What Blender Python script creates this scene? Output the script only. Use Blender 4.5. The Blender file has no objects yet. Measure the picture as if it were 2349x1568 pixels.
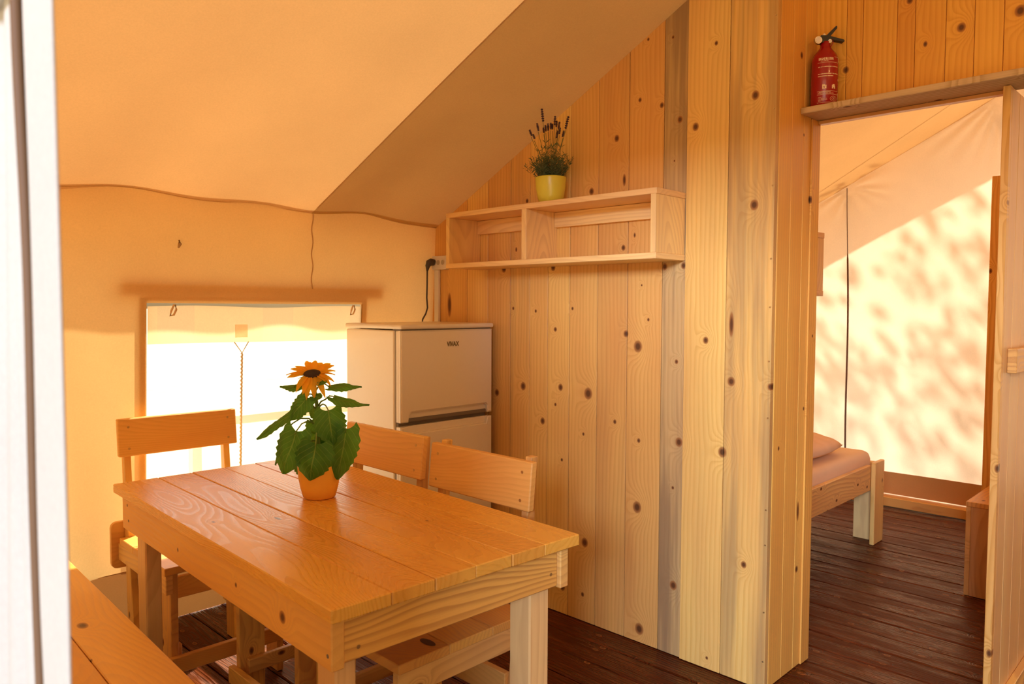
import bpy, bmesh, math, random
from mathutils import Vector, Matrix, noise as mnoise

random.seed(7)
S = bpy.context.scene
COL = S.collection
PI = math.pi

# ------------------------------------------------------------------ camera
cam_d = bpy.data.cameras.new('camera')
cam = bpy.data.objects.new('camera', cam_d)
COL.objects.link(cam)
cam_d.sensor_width = 36.0
cam_d.lens = 1727.75 / 2349 * 36.0
cam_d.clip_start = 0.02
xc = Vector((0.69996, -0.71417, 0.0043)).normalized()
zc = Vector((-0.71343, -0.69907, 0.0476)).normalized()
yc = zc.cross(xc).normalized()
xc = yc.cross(zc).normalized()
cam.matrix_world = Matrix(((xc.x, yc.x, zc.x, 0.0), (xc.y, yc.y, zc.y, 0.0), (xc.z, yc.z, zc.z, 1.30), (0, 0, 0, 1)))
cam_d.dof.use_dof = True
cam_d.dof.focus_distance = 2.6
cam_d.dof.aperture_fstop = 7.0
S.camera = cam

# ------------------------------------------------------------------ world, sun, exposure
SUN = Vector((0.60, 0.40, 0.69)).normalized()
w = bpy.data.worlds.new('world')
S.world = w
w.use_nodes = True
nt = w.node_tree
nt.nodes.clear()
wo = nt.nodes.new('ShaderNodeOutputWorld')
bg = nt.nodes.new('ShaderNodeBackground')
sky = nt.nodes.new('ShaderNodeTexSky')
sky.sky_type = 'NISHITA'
sky.sun_disc = False
sky.sun_elevation = math.asin(SUN.z)
sky.sun_rotation = math.atan2(SUN.x, SUN.y)
sky.air_density = 1.0
sky.dust_density = 4.0
sky.ozone_density = 1.0
wm = nt.nodes.new('ShaderNodeMix')
wm.data_type = 'RGBA'
wm.blend_type = 'MULTIPLY'
wm.inputs[0].default_value = 1.0
nt.links.new(sky.outputs[0], wm.inputs[6])
wm.inputs[7].default_value = (1.0, 0.87, 0.68, 1)      # warm camera white balance
nt.links.new(wm.outputs[2], bg.inputs[0])
bg.inputs[1].default_value = 0.28
nt.links.new(bg.outputs[0], wo.inputs[0])

sun_d = bpy.data.lights.new('sun', 'SUN')
sun = bpy.data.objects.new('sun', sun_d)
COL.objects.link(sun)
sun_d.energy = 13.4
sun_d.angle = math.radians(1.4)
sun_d.color = (1.0, 0.86, 0.66)
sun.rotation_euler = SUN.to_track_quat('Z', 'Y').to_euler()

# open daylight in front of the tent, coming in through its doorway behind the camera
day_d = bpy.data.lights.new('doorway_daylight', 'AREA')
day = bpy.data.objects.new('doorway_daylight', day_d)
COL.objects.link(day)
day_d.shape = 'RECTANGLE'
day_d.size = 2.6
day_d.size_y = 1.3
day_d.energy = 760.0
day_d.color = (0.80, 0.92, 1.25)
day.location = (-6.0, -2.75, 3.2)
day.rotation_euler = (Vector((2.39, 1.5, 0.8)) - Vector((-6.0, -2.75, 3.2))).to_track_quat('-Z', 'Y').to_euler()

S.view_settings.view_transform = 'Standard'
S.view_settings.look = 'None'
S.view_settings.gamma = 1.0
S.view_settings.use_curve_mapping = False
S.view_settings.exposure = 0.06
S.cycles.max_bounces = 14
S.cycles.diffuse_bounces = 9
S.cycles.transmission_bounces = 10
S.cycles.transparent_max_bounces = 16
S.cycles.caustics_reflective = False
S.cycles.caustics_refractive = False
S.cycles.sample_clamp_indirect = 6.0
S.cycles.use_denoising = True

# ------------------------------------------------------------------ node helpers
class G:
    def __init__(self, name):
        self.mat = bpy.data.materials.new(name)
        self.mat.use_nodes = True
        self.nt = self.mat.node_tree
        self.nt.nodes.clear()
        self.out = self.nt.nodes.new('ShaderNodeOutputMaterial')
    def n(self, t, **kw):
        x = self.nt.nodes.new(t)
        for k, v in kw.items(): setattr(x, k, v)
        return x
    def put(self, sock, v):
        if hasattr(v, 'is_output') or isinstance(v, bpy.types.NodeSocket): self.nt.links.new(v, sock)
        else: sock.default_value = v
    def m(self, op, a, b=None, c=None, clamp=False):
        x = self.n('ShaderNodeMath', operation=op); x.use_clamp = clamp
        self.put(x.inputs[0], a)
        if b is not None: self.put(x.inputs[1], b)
        if c is not None: self.put(x.inputs[2], c)
        return x.outputs[0]
    def xyz(self, a, b, c):
        x = self.n('ShaderNodeCombineXYZ')
        for s, v in zip(x.inputs, (a, b, c)): self.put(s, v)
        return x.outputs[0]
    def noise(self, vec, scale=1.0, detail=2.0, rough=0.5):
        x = self.n('ShaderNodeTexNoise')
        self.put(x.inputs['Vector'], vec)
        x.inputs['Scale'].default_value = scale
        x.inputs['Detail'].default_value = detail
        x.inputs['Roughness'].default_value = rough
        return x.outputs[0]
    def mix(self, f, a, b, blend='MIX'):
        x = self.n('ShaderNodeMix', data_type='RGBA', blend_type=blend)
        self.put(x.inputs[0], f)
        for s, v in ((x.inputs[6], a), (x.inputs[7], b)):
            self.put(s, v if not isinstance(v, tuple) else (v + (1,) if len(v) == 3 else v))
        return x.outputs[2]
    def ramp(self, f, stops):
        x = self.n('ShaderNodeValToRGB')
        e = x.color_ramp.elements
        while len(e) < len(stops): e.new(0.5)
        for i, (p, c) in enumerate(stops):
            e[i].position = p
            e[i].color = c + (1,) if isinstance(c, tuple) else (c, c, c, 1)
        self.put(x.inputs[0], f)
        return x.outputs[0]
    def step(self, v, lo, hi):
        x = self.n('ShaderNodeMapRange', interpolation_type='SMOOTHSTEP')
        self.put(x.inputs[0], v); x.inputs[1].default_value = lo; x.inputs[2].default_value = hi
        return x.outputs[0]
    def bump(self, h, strength, dist=0.002):
        x = self.n('ShaderNodeBump')
        x.inputs['Strength'].default_value = strength
        x.inputs['Distance'].default_value = dist
        self.put(x.inputs['Height'], h)
        return x.outputs[0]

PINE_L = (0.80, 0.49, 0.14)
PINE_D = (0.59, 0.29, 0.055)
def wood(name, across=1, along=2, light=PINE_L, dark=PINE_D, ring=95.0, knots=(), auto=0.0, rough=0.45,
         stain=0.0, seed=None, contrast=1.0, bump=0.12, wild=1.0, spec=0.35, bdist=0.001, streak=0.0):
    """plank timber: growth rings cut lengthwise, bending round the knots; object coordinates"""
    g = G(name)
    tc = g.n('ShaderNodeTexCoord')
    sp = g.n('ShaderNodeSeparateXYZ'); g.put(sp.inputs[0], tc.outputs['Object'])
    u = sp.outputs[across]; v = sp.outputs[along]; t = sp.outputs[3 - across - along]
    oi = g.n('ShaderNodeObjectInfo')
    rnd = oi.outputs['Random'] if seed is None else seed
    ro = g.m('MULTIPLY', rnd, 53.0)
    n1 = g.noise(g.xyz(g.m('MULTIPLY_ADD', u, 2.2, ro), g.m('MULTIPLY', v, 0.55), g.m('MULTIPLY_ADD', t, 2.0, ro)), 1.6, 1.0)
    n2 = g.noise(g.xyz(g.m('MULTIPLY_ADD', u, 9.0, ro), g.m('MULTIPLY', v, 2.2), g.m('MULTIPLY', t, 9.0)), 1.5, 2.0)
    uu = g.m('ADD', u, g.m('MULTIPLY_ADD', rnd, 0.4, -0.2))
    tt = g.m('MULTIPLY_ADD', n1, 0.34 * wild, -0.10)
    r = g.m('SQRT', g.m('ADD', g.m('MULTIPLY', uu, g.m('MULTIPLY', uu, 0.35)), g.m('MULTIPLY', tt, tt)))
    ph = g.m('MULTIPLY_ADD', n2, 1.1 * wild, g.m('MULTIPLY', r, ring))
    kmask = None; kcore = None
    def add_knot(dist, rr):
        nonlocal ph, kmask, kcore
        ph = g.m('ADD', ph, g.m('MULTIPLY', g.m('EXPONENT', g.m('MULTIPLY', g.m('MULTIPLY', dist, dist), -0.16)), 4.5))
        mk = g.m('SUBTRACT', 1.0, g.step(dist, 0.8, 1.15))
        ck = g.m('SUBTRACT', 1.0, g.step(dist, 0.35, 0.85))
        kmask = mk if kmask is None else g.m('MAXIMUM', kmask, mk)
        kcore = ck if kcore is None else g.m('MAXIMUM', kcore, ck)
    for (ku, kv, kr, asp) in knots:
        du = g.m('MULTIPLY', g.m('SUBTRACT', u, ku), 1.0 / kr)
        dv = g.m('MULTIPLY', g.m('SUBTRACT', v, kv), 1.0 / (kr * asp))
        add_knot(g.m('SQRT', g.m('ADD', g.m('MULTIPLY', du, du), g.m('MULTIPLY', dv, dv))), kr)
    if auto > 0:
        vo = g.n('ShaderNodeTexVoronoi', feature='F1', voronoi_dimensions='2D')
        g.put(vo.inputs['Vector'], g.xyz(g.m('MULTIPLY_ADD', u, 7.0, ro), g.m('MULTIPLY_ADD', v, 4.2, ro), 0.0))
        vo.inputs['Scale'].default_value = 1.0
        vs = g.n('ShaderNodeSeparateColor'); g.put(vs.inputs[0], vo.outputs['Color'])
        off = g.m('MULTIPLY', g.m('GREATER_THAN', vs.outputs[0], auto), 60.0)
        add_knot(g.m('ADD', g.m('MULTIPLY', vo.outputs['Distance'], 18.0), off), 0.01)
    fr = g.m('FRACT', ph)
    late = g.m('MULTIPLY', g.step(fr, 0.25, 0.88), g.m('SUBTRACT', 1.0, g.step(fr, 0.90, 1.0)))
    fib = g.noise(g.xyz(g.m('MULTIPLY_ADD', u, 260.0, ro), g.m('MULTIPLY', v, 5.0), g.m('MULTIPLY', t, 260.0)), 1.0, 1.0)
    big = g.noise(g.xyz(g.m('MULTIPLY_ADD', u, 6.0, ro), g.m('MULTIPLY', v, 1.1), ro), 1.3, 2.0)
    f = g.m('MULTIPLY', g.m('MULTIPLY', late, 0.62 * contrast), g.m('MULTIPLY_ADD', big, 1.3, 0.25))
    f = g.m('ADD', f, g.m('MULTIPLY_ADD', fib, 0.35, -0.12), clamp=True)
    col = g.mix(f, light, dark)
    tone = g.m('MULTIPLY_ADD', rnd, 0.15, 0.90)
    tone = g.m('MULTIPLY', tone, g.m('MULTIPLY_ADD', big, 0.30, 0.85))
    col = g.mix(1.0, col, g.xyz(tone, g.m('MULTIPLY', tone, tone), g.m('MULTIPLY', tone, tone)), 'MULTIPLY')
    if stain > 0:
        st = g.noise(g.xyz(g.m('MULTIPLY_ADD', u, 16.0, 3.1), g.m('MULTIPLY', v, 0.8), ro), 1.0, 3.0, 0.6)
        col = g.mix(g.m('MULTIPLY', g.step(st, 0.36, 0.62), stain), col, (0.28, 0.175, 0.085))
    if kmask is not None:
        col = g.mix(g.m('MULTIPLY', kmask, 0.85), col, (0.30, 0.11, 0.03))
        col = g.mix(g.m('MULTIPLY', kcore, 0.85), col, (0.075, 0.026, 0.010))
    relief = g.m('ADD', g.m('MULTIPLY', late, 0.6), fib)
    rgh = g.m('MULTIPLY_ADD', late, -0.10, rough)
    if streak > 0:      # worn, lapped stain: long glossy and dull streaks with raised grain
        k1 = g.noise(g.xyz(g.m('MULTIPLY_ADD', u, 48.0, ro), g.m('MULTIPLY', v, 3.0), ro), 1.0, 4.0, 0.7)
        k2 = g.noise(g.xyz(g.m('MULTIPLY_ADD', u, 14.0, ro), g.m('MULTIPLY', v, 2.2), ro), 1.0, 3.0, 0.6)
        relief = g.m('ADD', relief, g.m('MULTIPLY_ADD', k1, 3.0, g.m('MULTIPLY', k2, 1.5)))
        rgh = g.m('ADD', rgh, g.m('MULTIPLY', g.step(k2, 0.42, 0.60), 0.34))
        col = g.mix(g.m('MULTIPLY', g.step(k1, 0.50, 0.70), 0.65), col, (0.18, 0.045, 0.010))
    b = g.n('ShaderNodeBsdfPrincipled')
    g.put(b.inputs['Base Color'], col)
    g.put(b.inputs['Roughness'], rgh)
    b.inputs['Specular IOR Level'].default_value = spec
    if streak > 0: b.inputs['Specular Tint'].default_value = (1.0, 0.56, 0.32, 1)
    g.put(b.inputs['Normal'], g.bump(relief, bump, bdist))
    g.put(g.out.inputs[0], b.outputs[0])
    return g.mat

def canvas(name, col, trans, tcol, rough_w=0.05, weave=900.0):
    """tent cloth: part scatters back, part glows through"""
    g = G(name)
    tc = g.n('ShaderNodeTexCoord')
    n = g.noise(tc.outputs['Object'], 2.2, 4.0, 0.6)
    fine = g.noise(tc.outputs['Object'], 170.0, 2.0, 0.7)
    v = g.m('MULTIPLY_ADD', n, 0.22, g.m('MULTIPLY_ADD', fine, 0.16, 0.81))
    mul = g.xyz(v, v, v)
    d = g.n('ShaderNodeBsdfDiffuse'); g.put(d.inputs[0], g.mix(1.0, col, mul, 'MULTIPLY'))
    t = g.n('ShaderNodeBsdfTranslucent'); g.put(t.inputs[0], g.mix(1.0, tcol, mul, 'MULTIPLY'))
    bp = g.bump(fine, 0.15, 0.001)
    g.put(d.inputs['Normal'], bp)
    mx = g.n('ShaderNodeMixShader'); mx.inputs[0].default_value = trans
    g.put(mx.inputs[1], d.outputs[0]); g.put(mx.inputs[2], t.outputs[0])
    g.put(g.out.inputs[0], mx.outputs[0])
    return g.mat

def plain(name, col, rough=0.5, metal=0.0, spec=0.5, var=0.0, scale=8.0, coat=0.0, bump=0.0, sub=0.0):
    g = G(name)
    b = g.n('ShaderNodeBsdfPrincipled')
    b.inputs['Base Color'].default_value = col + (1,)
    if var > 0 or bump > 0:
        tc = g.n('ShaderNodeTexCoord')
        n = g.noise(tc.outputs['Object'], scale, 4.0, 0.6)
        if var > 0:
            k = g.m('MULTIPLY_ADD', n, 2 * var, 1 - var)
            g.put(b.inputs['Base Color'], g.mix(1.0, col, g.xyz(k, k, k), 'MULTIPLY'))
        if bump > 0: g.put(b.inputs['Normal'], g.bump(n, bump, 0.004))
    b.inputs['Roughness'].default_value = rough
    b.inputs['Metallic'].default_value = metal
    b.inputs['Specular IOR Level'].default_value = spec
    b.inputs['Coat Weight'].default_value = coat
    g.put(g.out.inputs[0], b.outputs[0])
    return g.mat

def leafy(name, col, tcol, trans=0.45, var=0.35, scale=30.0, vein=None):
    g = G(name)
    tc = g.n('ShaderNodeTexCoord')
    n = g.noise(tc.outputs['Object'], scale, 3.0, 0.6)
    k = g.m('MULTIPLY_ADD', n, 2 * var, 1 - var)
    mul = g.xyz(k, k, k)
    b = g.n('ShaderNodeBsdfPrincipled')
    base = g.mix(1.0, col, mul, 'MULTIPLY')
    if vein is not None:
        uv = g.n('ShaderNodeUVMap')
        s = g.n('ShaderNodeSeparateXYZ'); g.put(s.inputs[0], uv.outputs[0])
        a = g.m('ABSOLUTE', s.outputs[0])
        mid = g.m('SUBTRACT', 1.0, g.step(a, 0.015, 0.05))
        side = g.m('PINGPONG', g.m('SUBTRACT', s.outputs[1], g.m('MULTIPLY', a, 0.45)), 0.085)
        sv = g.m('MULTIPLY', g.m('SUBTRACT', 1.0, g.step(side, 0.004, 0.016)), 0.6)
        vm = g.m('MAXIMUM', mid, sv)
        base = g.mix(g.m('MULTIPLY', vm, 0.75), base, vein)
        g.put(b.inputs['Normal'], g.bump(g.m('ADD', g.m('MULTIPLY', vm, -1.0), n), 0.5, 0.004))
    g.put(b.inputs['Base Color'], base)
    b.inputs['Roughness'].default_value = 0.5
    b.inputs['Specular IOR Level'].default_value = 0.35
    t = g.n('ShaderNodeBsdfTranslucent'); g.put(t.inputs[0], g.mix(1.0, tcol, mul, 'MULTIPLY'))
    mx = g.n('ShaderNodeMixShader'); mx.inputs[0].default_value = trans
    g.put(mx.inputs[1], b.outputs[0]); g.put(mx.inputs[2], t.outputs[0])
    g.put(g.out.inputs[0], mx.outputs[0])
    return g.mat

# ------------------------------------------------------------------ mesh helpers
def link(name, bm, mat, parent=None, smooth=False, **props):
    me = bpy.data.meshes.new(name)
    bm.normal_update()
    bm.to_mesh(me); bm.free()
    if smooth:
        for p in me.polygons: p.use_smooth = True
    if mat is not None: me.materials.append(mat)
    o = bpy.data.objects.new(name, me)
    COL.objects.link(o)
    if parent is not None: o.parent = parent
    for k, v in props.items(): o[k] = v
    return o

def empty(name, loc=(0, 0, 0), rz=0.0, **props):
    o = bpy.data.objects.new(name, None)
    COL.objects.link(o)
    o.location = loc; o.rotation_euler = (0, 0, rz); o.empty_display_size = 0.1
    for k, v in props.items(): o[k] = v
    return o

def add_box(bm, x, y, z, bev=0.0, seg=1):
    vs = [bm.verts.new((a, b, c)) for a in x for b in y for c in z]
    q = [(0, 1, 3, 2), (4, 6, 7, 5), (0, 4, 5, 1), (2, 3, 7, 6), (0, 2, 6, 4), (1, 5, 7, 3)]
    fs = [bm.faces.new([vs[i] for i in f]) for f in q]
    if bev > 0:
        es = list({e for f in fs for e in f.edges})
        bmesh.ops.bevel(bm, geom=es, offset=bev, segments=seg, affect='EDGES', profile=0.5)

def box(name, mat, parent, x, y, z, bev=0.002, seg=1, **props):
    bm = bmesh.new(); add_box(bm, x, y, z, bev, seg)
    return link(name, bm, mat, parent, **props)

def add_prism(bm, pts, axis, a, b, bev=0.0):
    """polygon pts (2D) extruded from a to b along axis 0/1/2"""
    def mk(p, t):
        c = [p[0], p[1]]; c.insert(axis, t); return bm.verts.new(c)
    lo = [mk(p, a) for p in pts]; hi = [mk(p, b) for p in pts]
    fs = [bm.faces.new(lo[::-1]), bm.faces.new(hi)]
    n = len(pts)
    for i in range(n): fs.append(bm.faces.new((lo[i], lo[(i + 1) % n], hi[(i + 1) % n], hi[i])))
    bmesh.ops.recalc_face_normals(bm, faces=fs)
    if bev > 0:
        bmesh.ops.bevel(bm, geom=list({e for f in fs for e in f.edges}), offset=bev, segments=1, affect='EDGES')

def add_tube(bm, pts, radii, seg=8, cap=True):
    pts = [Vector(p) for p in pts]
    if not hasattr(radii, '__len__'): radii = [radii] * len(pts)
    rings = []
    up = Vector((0.13, 0.21, 0.97))
    for i, p in enumerate(pts):
        d = (pts[min(i + 1, len(pts) - 1)] - pts[max(i - 1, 0)]).normalized()
        a = d.cross(up)
        if a.length < 0.05: a = d.cross(Vector((1, 0, 0)))
        a.normalize(); b = d.cross(a).normalized()
        rings.append([bm.verts.new(p + radii[i] * (math.cos(t) * a + math.sin(t) * b)) for t in [2 * PI * k / seg for k in range(seg)]])
    for i in range(len(rings) - 1):
        for k in range(seg):
            bm.faces.new((rings[i][k], rings[i][(k + 1) % seg], rings[i + 1][(k + 1) % seg], rings[i + 1][k]))
    if cap:
        bm.faces.new(rings[0][::-1]); bm.faces.new(rings[-1])

def add_lathe(bm, prof, seg=40, c=(0, 0, 0)):
    rings = []
    for (r, z) in prof:
        if r < 1e-5: rings.append([bm.verts.new((c[0], c[1], c[2] + z))])
        else: rings.append([bm.verts.new((c[0] + r * math.cos(2 * PI * k / seg), c[1] + r * math.sin(2 * PI * k / seg), c[2] + z)) for k in range(seg)])
    for a, b in zip(rings, rings[1:]):
        for k in range(seg):
            k2 = (k + 1) % seg
            if len(a) == 1 and len(b) == 1: continue
            if len(a) == 1: bm.faces.new((a[0], b[k2], b[k]))
            elif len(b) == 1: bm.faces.new((a[k], a[k2], b[0]))
            else: bm.faces.new((a[k], a[k2], b[k2], b[k]))

def grid(name, mat, parent, nu, nv, fn, thick=0.0, **props):
    bm = bmesh.new()
    vs = [[bm.verts.new(fn(i / nu, j / nv)) for j in range(nv + 1)] for i in range(nu + 1)]
    for i in range(nu):
        for j in range(nv):
            bm.faces.new((vs[i][j], vs[i + 1][j], vs[i + 1][j + 1], vs[i][j + 1]))
    return link(name, bm, mat, parent, True, **props)

def structure(name, label, bm=None, mat=None, smooth=False):
    if bm is None: o = empty(name)
    else: o = link(name, bm, mat, None, smooth)
    o['kind'] = 'structure'; o['label'] = label
    return o

def thing(name, label, cat, loc=(0, 0, 0), rz=0.0, group=None):
    o = empty(name, loc, rz, label=label, category=cat)
    if group: o['group'] = group
    return o

def tag(o, label, cat, group=None):
    o['label'] = label; o['category'] = cat
    if group: o['group'] = group
    return o

# ------------------------------------------------------------------ materials
M = {}
M['pine_z'] = wood('pine_upright', 1, 2, auto=0.982)
M['pine_zx'] = wood('pine_upright_x', 0, 2, auto=0.982)
M['pine_y'] = wood('pine_length_y', 0, 1, auto=0.982, rough=0.36, light=(0.80, 0.46, 0.11), dark=(0.58, 0.27, 0.075))
M['pine_x'] = wood('pine_length_x', 2, 0, auto=0.982, light=(0.80, 0.47, 0.13), dark=(0.56, 0.27, 0.08))
M['pine_x_flat'] = wood('pine_flat_x', 1, 0, auto=0.982, light=(0.80, 0.47, 0.13), dark=(0.56, 0.27, 0.08))
M['pine_yz'] = wood('pine_length_y_upright', 2, 1, auto=0.982, light=(0.80, 0.49, 0.14), dark=(0.58, 0.30, 0.09))
M['pale_y'] = wood('pale_board_y', 2, 1, light=(0.84, 0.58, 0.23), dark=(0.66, 0.40, 0.16), contrast=0.7)
M['pale_z'] = wood('pale_board_z', 0, 2, light=(0.82, 0.56, 0.21), dark=(0.62, 0.37, 0.15), contrast=0.7)
M['grey_pine'] = wood('weathered_board', 0, 1, light=(0.60, 0.43, 0.24), dark=(0.36, 0.23, 0.10), auto=0.99, rough=0.7, spec=0.1)
M['table'] = wood('varnished_tabletop', 0, 1, light=(0.76, 0.42, 0.15), dark=(0.52, 0.235, 0.065), ring=90, auto=0.99, rough=0.34, wild=1.5, contrast=0.75, bump=0.10, spec=0.4)
M['floor'] = wood('stained_floor', 0, 1, light=(0.095, 0.019, 0.004), dark=(0.020, 0.003, 0.001), ring=120, auto=0.99, rough=0.26, wild=1.4, contrast=1.3, bump=0.65, spec=0.45, bdist=0.003, streak=1.0)
M['roof'] = canvas('roof_canvas', (0.76, 0.53, 0.28), 0.105, (0.84, 0.51, 0.20))
M['roof_darker'] = canvas('roof_canvas_darker', (0.58, 0.36, 0.12), 0.030, (0.82, 0.48, 0.17))  # darker and less translucent than the other roof canvas
M['cloth'] = canvas('wall_canvas', (0.76, 0.52, 0.24), 0.175, (0.94, 0.69, 0.30))
M['gable'] = canvas('gable_canvas', (0.78, 0.60, 0.38), 0.29, (0.93, 0.82, 0.69))
M['blind'] = canvas('blind_canvas', (0.84, 0.68, 0.45), 0.50, (0.95, 0.74, 0.46))
M['flap'] = canvas('flap_canvas', (0.58, 0.54, 0.47), 0.25, (0.74, 0.66, 0.52))
M['mud'] = canvas('mud_strip', (0.50, 0.26, 0.085), 0.10, (0.55, 0.26, 0.08))
M['seam'] = canvas('seam_tape', (0.62, 0.42, 0.22), 0.25, (0.6, 0.38, 0.17))
M['white'] = plain('white_enamel', (0.78, 0.70, 0.56), 0.28, spec=0.5, var=0.02, scale=60)
M['gasket'] = plain('grey_gasket', (0.16, 0.13, 0.10), 0.6)
M['badge'] = plain('badge_gold', (0.16, 0.11, 0.04), 0.4)
M['black'] = plain('black_plastic', (0.012, 0.012, 0.014), 0.4)
M['cable'] = plain('grey_cable', (0.06, 0.05, 0.045), 0.5)
M['socket'] = plain('socket_plastic', (0.74, 0.70, 0.62), 0.35)
M['socket_dark'] = plain('socket_recess', (0.42, 0.38, 0.31), 0.5)
M['red'] = plain('red_enamel', (0.33, 0.005, 0.008), 0.25, coat=0.3)
M['print'] = plain('label_print', (0.85, 0.70, 0.45), 0.5)
M['steel'] = plain('steel', (0.6, 0.58, 0.55), 0.3, metal=1.0)
M['screw'] = plain('screw_brass', (0.55, 0.38, 0.16), 0.35, metal=0.8)
M['pot_o'] = plain('orange_glaze', (0.86, 0.47, 0.06), 0.38, var=0.04)
M['pot_g'] = plain('lime_glaze', (0.62, 0.56, 0.055), 0.30, var=0.03)
M['soil'] = plain('soil', (0.035, 0.022, 0.012), 0.9, var=0.4, scale=120, bump=0.8)
M['leaf'] = leafy('sunflower_leaf', (0.050, 0.19, 0.028), (0.22, 0.50, 0.04), 0.42, vein=(0.32, 0.46, 0.10))
M['stem'] = leafy('sunflower_stem', (0.22, 0.32, 0.07), (0.3, 0.42, 0.08), 0.2)
M['petal'] = leafy('petal', (0.95, 0.52, 0.03), (1.0, 0.60, 0.03), 0.5, var=0.15, scale=60)
M['disc'] = plain('flower_disc', (0.045, 0.024, 0.014), 0.9, var=0.5, scale=400, bump=1.0)
M['lav_leaf'] = leafy('lavender_leaf', (0.095, 0.135, 0.06), (0.12, 0.18, 0.05), 0.2, scale=60)
M['lav_stem'] = leafy('lavender_stem', (0.20, 0.19, 0.06), (0.2, 0.2, 0.06), 0.1)
M['lav_bud'] = plain('lavender_bud', (0.050, 0.022, 0.040), 0.8, var=0.4, scale=200)
M['rope'] = plain('rope', (0.80, 0.70, 0.52), 0.8, var=0.2, scale=200)
M['cord'] = plain('brown_cord', (0.13, 0.06, 0.02), 0.7)
M['pillow'] = plain('pillow_cotton', (0.82, 0.55, 0.28), 0.85, spec=0.1, var=0.06, scale=14, bump=0.2)
M['sheet'] = plain('sheet_cotton', (0.80, 0.58, 0.32), 0.85, spec=0.1, var=0.05, scale=10, bump=0.15)
M['tin'] = canvas('patch_cloth', (0.9, 0.85, 0.75), 0.7, (1.0, 0.95, 0.85))
M['sand'] = plain('dry_ground', (0.60, 0.52, 0.38), 0.95, spec=0.05, var=0.3, scale=1.5, bump=0.3)
M['overexposed'] = plain('overexposed_timber', (0.88, 0.83, 0.72), 0.8, var=0.05)  # overexposure and haze outside are put into this near-white colour
M['grass'] = leafy('grass_tuft', (0.28, 0.36, 0.08), (0.4, 0.5, 0.1), 0.3)
M['foliage'] = leafy('tree_leaf', (0.12, 0.22, 0.04), (0.35, 0.42, 0.08), 0.4, var=0.3, scale=3)
M['bark'] = plain('bark', (0.16, 0.11, 0.07), 0.9, var=0.4, scale=20, bump=0.8)
g = G('clear_vinyl')
gt = g.n('ShaderNodeBsdfTransparent'); gt.inputs[0].default_value = (0.93, 0.93, 0.92, 1)
gg = g.n('ShaderNodeBsdfGlossy'); gg.inputs['Roughness'].default_value = 0.08
gm = g.n('ShaderNodeMixShader'); gl = g.n('ShaderNodeFresnel'); gl.inputs[0].default_value = 1.4
g.put(gm.inputs[0], gl.outputs[0]); g.put(gm.inputs[1], gt.outputs[0]); g.put(gm.inputs[2], gg.outputs[0])
g.put(g.out.inputs[0], gm.outputs[0])
M['vinyl'] = g.mat

# ------------------------------------------------------------------ tent geometry
XF, XE = 0.15, 5.32            # front and far gables
YW = 2.867                     # eave line of the window wall
YR = 0.35                      # ridge
def zr(y):
    y = y if y >= YR else 2 * YR - y
    return 1.68 + 0.51 * (YW - y)
def wall_y(z):
    return YW + 0.055 * (1.70 - z) if z > 0.31 else YW + 0.055 * 1.39 + (0.31 - z) * 0.68
def sag(x, y):
    e = max(0.0, min(1.0, (y - 1.6) / 1.25))
    near = 1.0 if x < 2.35 else 0.0
    fade = max(0.0, min(1.0, (2.34 - x) / 0.35)) * near
    return fade * e * (0.008 * math.sin(x * 7.0 + 0.6) + 0.007 * math.sin(x * 12.5 + y * 3)) + fade * e * 0.020

# ---- floor: stained boards running along Y
floor = structure('floor', 'dark brown stained plank floor of the tent')
k = 0; x = 0.15 + 0.0
while x < 5.40:
    wdt = 0.1415
    dz = random.uniform(-0.0012, 0.0012)
    box('plank', M['floor'], floor, (x + 0.0025, x + wdt - 0.0025), (-2.1, 3.22), (-0.03, 0.0 + dz), 0.004)
    x += wdt; k += 1
box('subfloor', M['floor'], floor, (0.15, 5.40), (-2.1, 3.22), (-0.06, -0.031), 0)

# ---- roof / ceiling canvas (runs on past the walls as eave and verge)
EAVE = 3.115
def seam_x(y): return 1.835 - 0.125 * (y - 0.9) / 1.945
def roof_panel(mat, fa, fb, nu):
    def fn(u, v):
        y = YR + v * (EAVE - YR); x = fa(y) + u * (fb(y) - fa(y))
        return (x, y, zr(y) + sag(x, y))
    return grid('roof_slope', mat, ceil_o, nu, 60, fn)
ceil_o = structure('ceiling', 'sloping sand coloured canvas roof lining with one sewn seam')
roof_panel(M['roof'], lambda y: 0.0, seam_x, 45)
roof_panel(M['roof_darker'], seam_x, lambda y: 2.70, 30)
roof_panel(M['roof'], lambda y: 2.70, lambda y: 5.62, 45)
def roof_fn2(u, v):
    x = 0.0 + u * 5.62; y = YR - v * (EAVE - YR)
    return (x, y, zr(y))
grid('roof_slope', M['roof'], ceil_o, 20, 10, roof_fn2)
# lapped seam: a doubled strip of cloth under the lining
def seam_strip(name, mat, parent, pts, across, wd, off):
    bm = bmesh.new(); prev = None
    for p in pts:
        a = bm.verts.new(Vector(p) - Vector(across) * wd / 2 + Vector(off)); b = bm.verts.new(Vector(p) + Vector(across) * wd / 2 + Vector(off))
        if prev: bm.faces.new((prev[0], prev[1], b, a))
        prev = (a, b)
    return link(name, bm, mat, parent, True)
def roof_seam(x0, x1, y0, y1):
    P = []
    for i in range(41):
        y = y0 + (y1 - y0) * i / 40; x = x0 + (x1 - x0) * i / 40
        P.append((x, y, zr(y) + sag(x, y)))
    return P
seam_strip('seam', M['seam'], ceil_o, roof_seam(1.815, 1.71, 1.2, 2.83), (1, 0, 0), 0.007, (0, 0, -0.003))
seam_strip('seam', M['seam'], ceil_o, roof_seam(4.93, 5.10, 1.12, 2.2), (1, 0, 0), 0.006, (0, 0, -0.003))
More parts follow.
